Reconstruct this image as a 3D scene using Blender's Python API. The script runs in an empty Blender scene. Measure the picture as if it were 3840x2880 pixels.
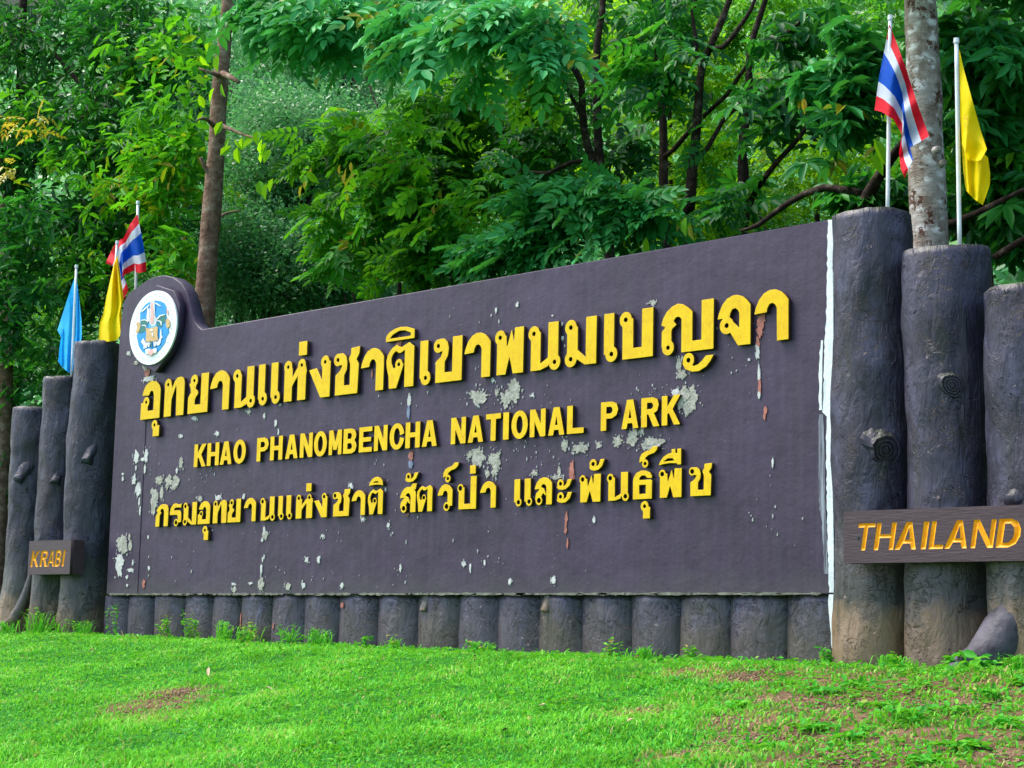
import bpy, math, random
import numpy as np
from mathutils import Vector, noise as mnoise

S = bpy.context.scene
C = S.collection
R = math.radians

# ------------------------------------------------------------------ camera
YAW, PITCH, ROLL, FPX = -0.7857, 0.1377, 0.0212, 6767.1
CAM = np.array([7.1223, -10.2451, -0.3125])
_f = np.array([math.sin(YAW)*math.cos(PITCH), math.cos(YAW)*math.cos(PITCH), math.sin(PITCH)])
_r0 = np.array([math.cos(YAW), -math.sin(YAW), 0.0]); _u0 = np.cross(_r0, _f)
_r = math.cos(ROLL)*_r0 + math.sin(ROLL)*_u0
_u = -math.sin(ROLL)*_r0 + math.cos(ROLL)*_u0
cd = bpy.data.cameras.new('camera'); cam = bpy.data.objects.new('camera', cd); C.objects.link(cam)
cd.sensor_width = 36; cd.lens = FPX/3840*36; cd.clip_start = .1; cd.clip_end = 2000
from mathutils import Matrix
Mx = Matrix(((_r[0], _u[0], -_f[0], CAM[0]), (_r[1], _u[1], -_f[1], CAM[1]), (_r[2], _u[2], -_f[2], CAM[2]), (0, 0, 0, 1)))
cam.matrix_world = Mx
S.camera = cam

# ------------------------------------------------------------------ world, sun, exposure
SUN_EL, SUN_AZ = R(58), R(238)          # azimuth clockwise from +y: the light comes from the left and a little from the front
w = bpy.data.worlds.new('World'); S.world = w; w.use_nodes = True
nt = w.node_tree; nt.nodes.clear()
sky = nt.nodes.new('ShaderNodeTexSky'); sky.sky_type = 'NISHITA'; sky.sun_disc = False
sky.sun_elevation = SUN_EL; sky.sun_rotation = SUN_AZ; sky.dust_density = 2.5; sky.air_density = 1.0
bg = nt.nodes.new('ShaderNodeBackground'); bg.inputs[1].default_value = .15
wo = nt.nodes.new('ShaderNodeOutputWorld')
nt.links.new(sky.outputs[0], bg.inputs[0]); nt.links.new(bg.outputs[0], wo.inputs[0])
sd = bpy.data.lights.new('sun', 'SUN'); sun = bpy.data.objects.new('sun', sd); C.objects.link(sun)
sd.energy = 1.7; sd.angle = R(30); sd.color = (1, .95, .86)
sdir = Vector((math.sin(SUN_AZ)*math.cos(SUN_EL), math.cos(SUN_AZ)*math.cos(SUN_EL), math.sin(SUN_EL)))
sun.rotation_euler = sdir.to_track_quat('Z', 'Y').to_euler()
S.view_settings.view_transform = 'Standard'; S.view_settings.look = 'None'
S.view_settings.exposure = 1.42; S.view_settings.gamma = 1; S.view_settings.use_curve_mapping = False
S.cycles.max_bounces = 8; S.cycles.transparent_max_bounces = 8
S.cycles.diffuse_bounces = 3; S.cycles.glossy_bounces = 2; S.cycles.transmission_bounces = 4

rng = np.random.default_rng(7); random.seed(7)

def P(px, py, Y=0.0):
    """point of the vertical plane y = Y seen at photo position px,py (3840 wide)"""
    d = _f + _r*(px-1920)/FPX - _u*(py-1440)/FPX
    return CAM + (Y-CAM[1])/d[1]*d
K = 3840/2212
def D(px, py, Y=0.0): return P(px*K, py*K, Y)
def proj(A):
    d = np.atleast_2d(A)-CAM; z = d@_f
    return 1920+FPX*(d@_r)/z, 1440-FPX*(d@_u)/z, z

# ------------------------------------------------------------------ material helpers
class NT:
    def __init__(s, name, rough=.7, spec=.4):
        s.m = bpy.data.materials.new(name); s.m.use_nodes = True
        s.t = s.m.node_tree; s.n = s.t.nodes; s.p = s.n['Principled BSDF']; s.out = s.n['Material Output']
        s.p.inputs['Roughness'].default_value = rough; s.p.inputs['Specular IOR Level'].default_value = spec
    def L(s, a, b): s.t.links.new(a, b)
    def node(s, t, **k):
        n = s.n.new(t)
        for a, v in k.items(): setattr(n, a, v)
        return n
    def pos(s, scale=(1, 1, 1), obj=False):
        g = s.node('ShaderNodeTexCoord').outputs['Object'] if obj else s.node('ShaderNodeNewGeometry').outputs['Position']
        mp = s.node('ShaderNodeMapping'); mp.inputs['Scale'].default_value = scale; s.L(g, mp.inputs[0]); return mp.outputs[0]
    def noise(s, vec, scale, detail=4, rough=.55, dist=0):
        n = s.node('ShaderNodeTexNoise'); s.L(vec, n.inputs['Vector'])
        n.inputs['Scale'].default_value = scale; n.inputs['Detail'].default_value = detail
        n.inputs['Roughness'].default_value = rough; n.inputs['Distortion'].default_value = dist
        return n.outputs[0]
    def voro(s, vec, scale, feat='F1', rnd=1):
        n = s.node('ShaderNodeTexVoronoi', feature=feat); s.L(vec, n.inputs['Vector'])
        n.inputs['Scale'].default_value = scale; n.inputs['Randomness'].default_value = rnd; return n.outputs[0]
    def ramp(s, fac, stops):
        n = s.node('ShaderNodeValToRGB'); e = n.color_ramp.elements
        while len(e) < len(stops): e.new(.5)
        for i, (p, c) in enumerate(stops):
            e[i].position = p; e[i].color = (c, c, c, 1) if not hasattr(c, '__len__') else (*c, 1)
        s.L(fac, n.inputs[0]); return n.outputs[0]
    def mix(s, f, a, b, mode='MIX'):
        n = s.node('ShaderNodeMix', data_type='RGBA', blend_type=mode)
        for k, v in ((0, f), (6, a), (7, b)):
            if hasattr(v, 'links'): s.L(v, n.inputs[k])
            else: n.inputs[k].default_value = v if k == 0 else (*v, 1)
        return n.outputs[2]
    def math(s, op, a, b=0., c=None):
        n = s.node('ShaderNodeMath', operation=op)
        for k, v in ((0, a), (1, b), (2, c)):
            if v is None: continue
            if hasattr(v, 'links'): s.L(v, n.inputs[k])
            else: n.inputs[k].default_value = v
        return n.outputs[0]
    def z(s):
        g = s.node('ShaderNodeNewGeometry'); x = s.node('ShaderNodeSeparateXYZ'); s.L(g.outputs['Position'], x.inputs[0]); return x.outputs
    def attr(s, name='rnd'):
        return s.node('ShaderNodeAttribute', attribute_name=name).outputs['Fac']
    def col(s, c):
        if hasattr(c, 'links'): s.L(c, s.p.inputs['Base Color'])
        else: s.p.inputs['Base Color'].default_value = (*c, 1)
    def bump(s, h, strength=.5, dist=.02, prev=None):
        b = s.node('ShaderNodeBump'); b.inputs['Strength'].default_value = strength; b.inputs['Distance'].default_value = dist
        s.L(h, b.inputs['Height'])
        if prev is not None: s.L(prev, b.inputs['Normal'])
        s.L(b.outputs[0], s.p.inputs['Normal']); return b.outputs[0]

def leaf_mat(name, stops, trans=.45, tcol=(.30, .50, .03), rough=.42, spec=.5):
    a = NT(name, rough, spec)
    c = a.ramp(a.attr(), stops); a.col(c)
    t = a.node('ShaderNodeBsdfTranslucent')
    tc = a.mix(.55, c, tcol); a.L(tc, t.inputs[0])
    mx = a.node('ShaderNodeMixShader'); mx.inputs[0].default_value = trans
    a.L(a.p.outputs[0], mx.inputs[1]); a.L(t.outputs[0], mx.inputs[2]); a.L(mx.outputs[0], a.out.inputs[0])
    return a.m

def simple(name, c, rough=.6, var=.0, scale=20, spec=.4, bump=0, bscale=60):
    a = NT(name, rough, spec)
    if var:
        n = a.noise(a.pos(), scale); lo = tuple(x*(1-var) for x in c); hi = tuple(min(1, x*(1+var)) for x in c)
        a.col(a.ramp(n, [(.3, lo), (.7, hi)]))
    else: a.col(c)
    if bump: a.bump(a.noise(a.pos(), bscale, 6), bump, .01)
    return a.m

M = {}
# painted wall
a = NT('brown_wall_paint', .5, .4)
v = a.pos()
c = a.ramp(a.noise(v, 1.3, 6, .65), [(.3, (.022, .011, .032)), (.5, (.032, .017, .046)), (.72, (.045, .026, .066))])
st = a.ramp(a.noise(a.pos((9, 9, .55)), 2.2, 5, .6), [(.42, 0.), (.75, 1.)])
c = a.mix(a.math('MULTIPLY', st, .2), c, (.085, .085, .12))
st2 = a.ramp(a.noise(a.pos((5, 5, .35)), 1.7, 4, .6), [(.5, 0.), (.8, 1.)])
c = a.mix(a.math('MULTIPLY', st2, .45), c, (.030, .020, .028))
zz = a.z()
low = a.ramp(a.math('ADD', a.math('MULTIPLY', zz[2], 1.), a.math('MULTIPLY', a.noise(v, 5, 5), .35)), [(.12, 1.), (.38, 0.)])
c = a.mix(a.math('MULTIPLY', low, .45), c, (.062, .062, .055))
sp = a.ramp(a.voro(v, 17), [(.035, 1.), (.06, 0.)]); sp2 = a.ramp(a.noise(v, 1.1, 3), [(.5, 0.), (.62, 1.)])
c = a.mix(a.math('MULTIPLY', sp, sp2), c, (.42, .42, .42))
sp = a.ramp(a.voro(v, 38), [(.05, 1.), (.09, 0.)]); sp2 = a.ramp(a.noise(v, 2.3, 3), [(.55, 0.), (.66, 1.)])
c = a.mix(a.math('MULTIPLY', a.math('MULTIPLY', sp, sp2), .7), c, (.33, .33, .35))
a.col(c)
b1 = a.bump(a.noise(v, 3.5, 3), .25, .05); a.bump(a.noise(v, 45, 6, .65), .35, .006, b1)
M['wall'] = a.m
# log concrete (painted, bark relief)
def log_mat(name, dirt):
    a = NT(name, .45, .5)
    v = a.pos()
    kk = .88 if dirt else 1.75
    c = a.ramp(a.noise(a.pos((1, 1, .6)), 4.5, 7, .68), [(.32, (.009*kk, .007*kk, .016*kk)), (.5, (.024*kk, .021*kk, .046*kk)), (.68, (.072*kk, .072*kk, .135*kk))])
    br = a.ramp(a.noise(a.pos((2, 2, .5)), 3, 4), [(.52, 0.), (.72, 1.)])
    c = a.mix(a.math('MULTIPLY', br, .5), c, (.045, .026, .030))
    zz = a.z(); n = a.noise(v, 3.2, 6, .6); n2 = a.noise(v, 9, 6, .6)
    hz = a.math('ADD', zz[2], a.math('MULTIPLY', n, .8))
    if dirt:
        # paint gone grey-green, then bare tan soil splash, near the ground
        c = a.mix(a.ramp(hz, [(.55, .85), (.95, 0.)]), c, a.mix(n2, (.045, .045, .045), (.10, .097, .080)))
        hz2 = a.math('ADD', a.math('MULTIPLY', zz[2], 1.3), a.math('ADD', a.math('MULTIPLY', n, .9), a.math('MULTIPLY', n2, .35)))
        c = a.mix(a.ramp(hz2, [(.38, .95), (.62, 0.)]), c, a.mix(n2, (.20, .115, .055), (.26, .185, .11)))
    else:
        c = a.mix(a.ramp(hz, [(.1, .85), (.42, 0.)]), c, (.085, .066, .042))
        mo = a.math('MULTIPLY', a.ramp(a.noise(v, 2.1, 5), [(.5, 0.), (.66, 1.)]), .5)
        c = a.mix(mo, c, (.06, .06, .032))
    oi = a.node('ShaderNodeObjectInfo').outputs['Random']
    c = a.mix(a.math('MULTIPLY', oi, .45 if dirt else .7), c, a.mix(n, (.020*kk, .014*kk, .030*kk), (.042*kk, .038*kk, .072*kk)))
    al = a.math('MULTIPLY', a.ramp(a.noise(a.pos((6, 6, .7)), 2.3, 5), [(.52, 0.), (.68, 1.)]), .5)
    c = a.mix(al, c, (.016, .018, .012))
    up = a.node('ShaderNodeNewGeometry'); sx = a.node('ShaderNodeSeparateXYZ'); a.L(up.outputs['Normal'], sx.inputs[0])
    moss = a.math('MULTIPLY', a.ramp(sx.outputs[2], [(.35, 0.), (.8, 1.)]), a.ramp(n2, [(.35, .2), (.6, 1.)]))
    c = a.mix(moss, c, (.045, .055, .02))
    a.col(c)
    b = a.bump(a.noise(a.pos((1.2, 1.2, .45)), 8, 6, .62, .6), .6, .05)
    ck = a.ramp(a.noise(a.pos((1, 1, 1.5)), 8, 5, .6, 1.2), [(.485, 1.), (.5, 0.), (.515, 1.)]); ckm = a.ramp(a.noise(v, 3.3, 3), [(.48, 1.), (.56, 0.)])
    ck = a.math('MAXIMUM', ck, ckm)
    b = a.bump(ck, .9, .035, b)
    a.bump(a.noise(a.pos((1, 1, .35)), 60, 6, .7), .3, .01, b)
    r_ = a.ramp(n2, [(.3, .30), (.7, .58)]); a.L(r_, a.p.inputs['Roughness'])
    return a.m
M['log'] = log_mat('painted_concrete_bark', True)
M['root'] = simple('dark_grey_root_paint', (.060, .055, .070), .6, .65, 7, .3, .9, 22)
M['shortlog'] = log_mat('worn_painted_concrete_bark', False)
M['stub'] = simple('stub_end_paint', (.055, .055, .080), .4, .3, 12, .5, .5, 30)
a = NT('peeled_plaster', .85, .2); v = a.pos()
a.col(a.ramp(a.noise(v, 22, 8, .7), [(.3, (.24, .235, .20)), (.5, (.38, .37, .325)), (.7, (.54, .53, .48))])); a.bump(a.noise(v, 40, 6, .7), .9, .02)
M['plaster'] = a.m
M['chalk'] = simple('white_primer', (.50, .50, .49), .8, .2, 40)
M['red'] = simple('old_red_paint', (.36, .13, .10), .7, .35, 30)
M['bluegrey'] = simple('blue_grey_primer', (.16, .20, .30), .7, .3, 30)
a = NT('white_sealant', .6, .3); v = a.pos((12, 12, 1))
a.col(a.ramp(a.noise(v, 3, 6, .7), [(.32, (.36, .42, .46)), (.5, (.70, .76, .78))])); a.bump(a.noise(a.pos(), 50), .4, .01)
M['sealant'] = a.m
a = NT('smeared_sealant', .6, .3); v = a.pos((20, 20, .8))
a.col(a.ramp(a.noise(v, 3, 6, .7), [(.4, (.07, .065, .085)), (.62, (.26, .30, .36))]))
M['smear'] = a.m
a = NT('yellow_letter_paint', .55, .25); v = a.pos()
a.col(a.ramp(a.noise(v, 14, 6, .7), [(.3, (.68, .40, .0006)), (.6, (.76, .50, .0008))])); yc_ = a.p.inputs['Base Color'].links[0].from_socket
a.col(a.mix(a.ramp(a.noise(a.pos((1, 1, .4)), 26, 6, .7), [(.56, 0.), (.72, .6)]), yc_, (.42, .20, .006))); a.bump(a.noise(v, 60, 5), .4, .004)
M['yellow'] = a.m
a = NT('carved_letter_paint', .5, .25); v = a.pos()
a.col(a.ramp(a.noise(v, 30, 5), [(.3, (.86, .30, .004)), (.65, (.92, .42, .006))]))
M['carved'] = a.m
a = NT('plank_paint', .5, .45); v = a.pos((1.2, 1, 9))
nn = a.noise(v, 5, 6, .65, 1.2)
a.col(a.ramp(nn, [(.3, (.040, .020, .026)), (.55, (.052, .029, .037)), (.75, (.066, .042, .052))])); a.bump(nn, .35, .012)
M['plank'] = a.m
M['edge'] = simple('dark_letter_edge', (.05, .028, .010), .6)
M['white'] = simple('pole_white_paint', (.72, .75, .76), .4, .08)
M['emb_white'] = simple('emblem_white', (.80, .82, .82), .45)
M['emb_blue'] = simple('emblem_blue', (.0, .27, .66), .45, .1, 8)
M['emb_green'] = simple('emblem_green', (.01, .17, .15), .45)
M['emb_gold'] = simple('emblem_gold', (.60, .38, .16), .45, .15, 20)
M['emb_rose'] = simple('emblem_rose', (.75, .40, .36), .45)
M['emb_grey'] = simple('emblem_grey', (.55, .58, .62), .45)
M['emb_teal'] = simple('emblem_teal', (.10, .45, .70), .45)
M['emb_ink'] = simple('emblem_ink', (.03, .03, .04), .45)

def cloth_mat(name, stops=None, c=None, motif=False):
    a = NT(name, .65, .2)
    if stops is not None:
        n = a.node('ShaderNodeValToRGB'); n.color_ramp.interpolation = 'CONSTANT'; e = n.color_ramp.elements
        while len(e) < len(stops): e.new(.5)
        for i, (p, q) in enumerate(stops): e[i].position = p; e[i].color = (*q, 1)
        a.L(a.attr('hoist'), n.inputs[0]); colr = n.outputs[0]
    else: colr = a.mix(0., c, c)
    a.col(colr)
    t = a.node('ShaderNodeBsdfTranslucent'); a.L(colr, t.inputs[0]); mx = a.node('ShaderNodeMixShader'); mx.inputs[0].default_value = .35
    a.L(a.p.outputs[0], mx.inputs[1]); a.L(t.outputs[0], mx.inputs[2]); a.L(mx.outputs[0], a.out.inputs[0])
    a.bump(a.noise(a.pos(), 14, 3), .35, .03)
    return a.m
RED, WHT, BLU = (.72, .008, .025), (.62, .66, .76), (.0, .085, .55)
M['thai'] = cloth_mat('striped_flag_cloth', [(0, RED), (1/6, WHT), (1/3, BLU), (2/3, WHT), (5/6, RED)])
M['yflag'] = cloth_mat('yellow_flag_cloth', c=(.95, .72, .0))
M['bflag'] = cloth_mat('light_blue_flag_cloth', c=(.03, .50, 1.0))

def bark(name, c0, c1, c2, sc, lich=0):
    a = NT(name, .85, .2); v = a.pos()
    c = a.ramp(a.noise(v, sc, 7, .7), [(.3, c0), (.52, c1), (.72, c2)])
    if lich:
        vo = a.ramp(a.voro(a.pos((1, 1, 1.6)), 9, 'F1'), [(.25, 1.), (.55, 0.)])
        li = a.math('MULTIPLY', a.ramp(a.noise(v, 7, 5, .7), [(.47, 0.), (.53, 1.)]), 1.)
        c = a.mix(li, c, a.mix(vo, (.30, .28, .24), (.62, .61, .58)))
        c = a.mix(a.ramp(a.noise(v, 9, 5, .7), [(.56, 0.), (.62, 1.)]), c, (.075, .035, .02))
    a.col(c); b = a.bump(a.noise(a.pos((1, 1, 3)), 9, 6, .7), .8, .03); a.bump(a.noise(v, 40, 5), .4, .01, b)
    return a.m
M['bark_pale'] = bark('pale_lichen_bark', (.10, .07, .05), (.24, .20, .16), (.42, .38, .32), 8, 1)
M['bark_brown'] = bark('brown_bark', (.07, .036, .022), (.20, .12, .08), (.38, .30, .23), 9)
M['bark_dark'] = bark('dark_mottled_bark', (.010, .006, .005), (.030, .018, .012), (.15, .12, .09), 11)

M['leaf_near'] = leaf_mat('broad_leaf_lit_blue_green', [(0, (0.01, 0.11, 0.02)), (0.45, (0.022, 0.24, 0.045)), (0.9, (0.085, 0.48, 0.15)), (1, (0.3, 0.3, 0.01))], .28, (.10, .45, .03), .5, .22)  # pale blue-green, with the light on the near leaves put into the colour
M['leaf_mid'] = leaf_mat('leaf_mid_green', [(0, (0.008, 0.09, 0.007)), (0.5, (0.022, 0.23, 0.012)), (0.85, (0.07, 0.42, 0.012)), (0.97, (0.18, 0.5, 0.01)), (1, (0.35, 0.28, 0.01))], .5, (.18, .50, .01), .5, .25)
M['leaf_dark'] = leaf_mat('leaf_dark_green', [(0, (0.004, 0.06, 0.014)), (0.6, (0.012, 0.17, 0.028)), (0.9, (0.045, 0.3, 0.025)), (1, (0.15, 0.4, 0.01))], .4, (.08, .40, .015), .45, .3)  # dark green, with the shade of the nearer foliage put into the colour
M['leaf_lime'] = leaf_mat('leaf_lime_backlit_tone', [(0, (0.0345, 0.207, 0.0034)), (0.5, (0.115, 0.437, 0.0046)), (0.85, (0.253, 0.6325, 0.0115)), (1, (0.45, 0.5, 0.02))], .6, (.42, .75, .01), .5, .25)  # lime green, with the backlit glow put into the leaf colour
M['leaf_far'] = leaf_mat('leaf_far_grey_green', [(0, (0.014, 0.1, 0.028)), (0.4, (0.045, 0.25, 0.07)), (0.8, (0.12, 0.4, 0.15)), (1, (0.4, 0.52, 0.3))], .4, (.2, .6, .15), .35, .6)  # grey-green, with the mist of distance put into the leaf colour
M['leaf_yellow'] = leaf_mat('leaf_yellow', [(0, (.35, .36, .02)), (.6, (.50, .42, .02)), (1, (.50, .27, .03))], .4, (.7, .6, .05))
M['grass'] = leaf_mat('grass_blades', [(0, (0.018, 0.13, 0.01)), (0.3, (0.065, 0.38, 0.02)), (0.6, (0.145, 0.6, 0.045)), (0.82, (0.3, 0.68, 0.08)), (0.93, (0.42, 0.6, 0.14)), (0.965, (0.34, 0.26, 0.08)), (1, (0.42, 0.34, 0.17))], .35, (.30, .80, .04), .6, .15)
M['weed'] = leaf_mat('weed_leaves', [(0, (.015, .17, .01)), (.5, (.045, .36, .015)), (.85, (.16, .50, .03)), (1, (.40, .28, .08))], .35, (.25, .7, .02), .55, .2)

# ground with bare soil patches
SOIL = [(1480, 1455, 70, 10), (1600, 1462, 60, 9), (1760, 1470, 60, 8), (1925, 1478, 95, 24), (1990, 1530, 40, 30), (1800, 1530, 60, 28), (1590, 1560, 70, 30), (1620, 1600, 60, 22), (1830, 1640, 120, 36),
        (2090, 1520, 90, 40), (2120, 1590, 110, 40), (1960, 1590, 70, 30), (1700, 1510, 80, 20), (340, 1525, 110, 40), (285, 1555, 80, 26), (380, 1495, 70, 22), (2180, 1640, 100, 40), (1470, 1640, 40, 10), (1380, 1540, 50, 12)]

# ------------------------------------------------------------------ mesh helpers
def link(o, parent=None):
    C.objects.link(o)
    if parent is not None: o.parent = parent
    return o
def tag(o, label=None, cat=None, group=None, kind=None):
    for k, v in (('label', label), ('category', cat), ('group', group), ('kind', kind)):
        if v: o[k] = v
    return o
def empty(name, loc, label=None, cat=None, group=None):
    o = bpy.data.objects.new(name, None); o.location = loc; o.empty_display_size = .2; C.objects.link(o)
    bpy.context.view_layer.update() if False else None
    return tag(o, label, cat, group)
def mesh(name, V, F, mats, parent=None, smooth=False, rnd=None, local=None, midx=None, attr='rnd'):
    """V world coordinates (moved to the parent's frame), F list / array of equal or mixed faces"""
    V = np.asarray(V, dtype=np.float64)
    if parent is not None and local is None: V = V - np.array(parent_world(parent))
    me = bpy.data.meshes.new(name)
    if isinstance(F, np.ndarray):
        n, k = F.shape
        me.vertices.add(len(V)); me.vertices.foreach_set('co', V.astype(np.float32).ravel())
        me.loops.add(n*k); me.loops.foreach_set('vertex_index', F.astype(np.int32).ravel())
        me.polygons.add(n); me.polygons.foreach_set('loop_start', np.arange(0, n*k, k, dtype=np.int32))
        me.polygons.foreach_set('loop_total', np.full(n, k, dtype=np.int32))
        me.update(calc_edges=True)
    else:
        me.from_pydata(V.tolist(), [], F); me.update()
    if not isinstance(mats, (list, tuple)): mats = [mats]
    for m in mats: me.materials.append(m)
    if midx is not None: me.polygons.foreach_set('material_index', np.asarray(midx, dtype=np.int32))
    if smooth: me.polygons.foreach_set('use_smooth', np.ones(len(me.polygons), dtype=bool))
    if rnd is not None:
        at = me.attributes.new(attr, 'FLOAT', 'POINT'); at.data.foreach_set('value', np.asarray(rnd, dtype=np.float32))
    return link(bpy.data.objects.new(name, me), parent)
def parent_world(p):
    v = Vector((0, 0, 0))
    while p is not None: v = v + p.location; p = p.parent
    return v

def tube(pts, rad, seg=10, wob=.0, seed=0, caps=True):
    pts = [np.asarray(p, float) for p in pts]
    # resample with Catmull-Rom
    P2, R2 = [], []
    n = len(pts)
    for i in range(n-1):
        p0, p1, p2, p3 = pts[max(i-1, 0)], pts[i], pts[i+1], pts[min(i+2, n-1)]
        st = max(2, int(np.linalg.norm(p2-p1)/.22))
        for k in range(st):
            t = k/st
            P2.append(.5*((2*p1)+(-p0+p2)*t+(2*p0-5*p1+4*p2-p3)*t*t+(-p0+3*p1-3*p2+p3)*t**3)); R2.append(rad[i]*(1-t)+rad[i+1]*t)
    P2.append(pts[-1]); R2.append(rad[-1])
    V, F = [], []
    ref = np.array([0.3, 1, .1])
    for i, (p, r) in enumerate(zip(P2, R2)):
        d = P2[min(i+1, len(P2)-1)]-P2[max(i-1, 0)]; d = d/np.linalg.norm(d)
        a = np.cross(d, ref); a /= np.linalg.norm(a); b = np.cross(d, a)
        for j in range(seg):
            th = 2*math.pi*j/seg
            q = p+(a*math.cos(th)+b*math.sin(th))*r
            if wob:
                q = p+(q-p)*(1+wob*mnoise.noise(Vector(q*3.1)+Vector((seed, 0, 0)))+.5*wob*mnoise.noise(Vector(q*9.)))
            V.append(q)
    for i in range(len(P2)-1):
        for j in range(seg):
            F.append((i*seg+j, i*seg+(j+1) % seg, (i+1)*seg+(j+1) % seg, (i+1)*seg+j))
    if caps: F.append(tuple(range(seg))[::-1]); F.append(tuple((len(P2)-1)*seg+j for j in range(seg)))
    return V, F
def join(parts):
    V, F = [], []
    for v, f in parts:
        o = len(V); V += list(v); F += [tuple(i+o for i in q) for q in f]
    return V, F
def box(x0, x1, y0, y1, z0, z1):
    V = [(x, y, z) for z in (z0, z1) for y in (y0, y1) for x in (x0, x1)]
    return V, [(0, 2, 3, 1), (4, 5, 7, 6), (0, 1, 5, 4), (2, 6, 7, 3), (0, 4, 6, 2), (1, 3, 7, 5)]

def plate(name, loops, y_front, depth, mat, parent, bevel=0., side=None):
    """flat plate in the x-z plane with outline loops (holes allowed), front face at y_front, body going back by depth"""
    cu = bpy.data.curves.new('tmp', 'CURVE'); cu.dimensions = '2D'; cu.fill_mode = 'BOTH'
    cu.extrude = depth/2-bevel; cu.bevel_depth = bevel; cu.bevel_resolution = 0
    if bevel: cu.offset = -bevel
    for lp in loops:
        sp = cu.splines.new('POLY'); sp.points.add(len(lp)-1)
        for i, (x, z) in enumerate(lp): sp.points[i].co = (x, z, 0, 1)
        sp.use_cyclic_u = True
    tmp = bpy.data.objects.new('tmp', cu)
    me = bpy.data.meshes.new_from_object(tmp)
    bpy.data.objects.remove(tmp); bpy.data.curves.remove(cu)
    n = len(me.vertices); co = np.empty(n*3, dtype=np.float32); me.vertices.foreach_get('co', co); co = co.reshape(-1, 3)
    o3 = np.stack([co[:, 0], y_front+depth/2-co[:, 2], co[:, 1]], 1)
    if parent is not None: o3 = o3-np.array(parent_world(parent))
    me.vertices.foreach_set('co', o3.astype(np.float32).ravel()); me.update()
    me.name = name; me.materials.clear(); me.materials.append(mat)
    mi = np.zeros(len(me.polygons), dtype=np.int32)
    if side is not None:
        me.materials.append(side); nn = np.empty(len(me.polygons)*3, dtype=np.float32); me.polygons.foreach_get('normal', nn); mi[np.abs(nn.reshape(-1, 3)[:, 1]) < .3] = 1
    me.polygons.foreach_set('material_index', mi)
    return link(bpy.data.objects.new(name, me), parent)

# ------------------------------------------------------------------ glyphs (unit box u,v ; rings in units of the height)
def rect(a, b, c, d): return [(a, c), (b, c), (b, d), (a, d)]
def ell(cx, cy, rx, ry, n=28): return [(cx+rx*math.cos(2*math.pi*i/n), cy+ry*math.sin(2*math.pi*i/n)) for i in range(n)]
AA = [(0, .56), (.04, .68), (.14, .84), (.28, .95), (.45, 1.0), (.62, 1.0), (.78, .95), (.9, .87), (1, .78), (1, 0), (.66, 0), (.66, .64), (.62, .70), (.54, .745), (.45, .73), (.39, .66), (.37, .575)]
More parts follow.
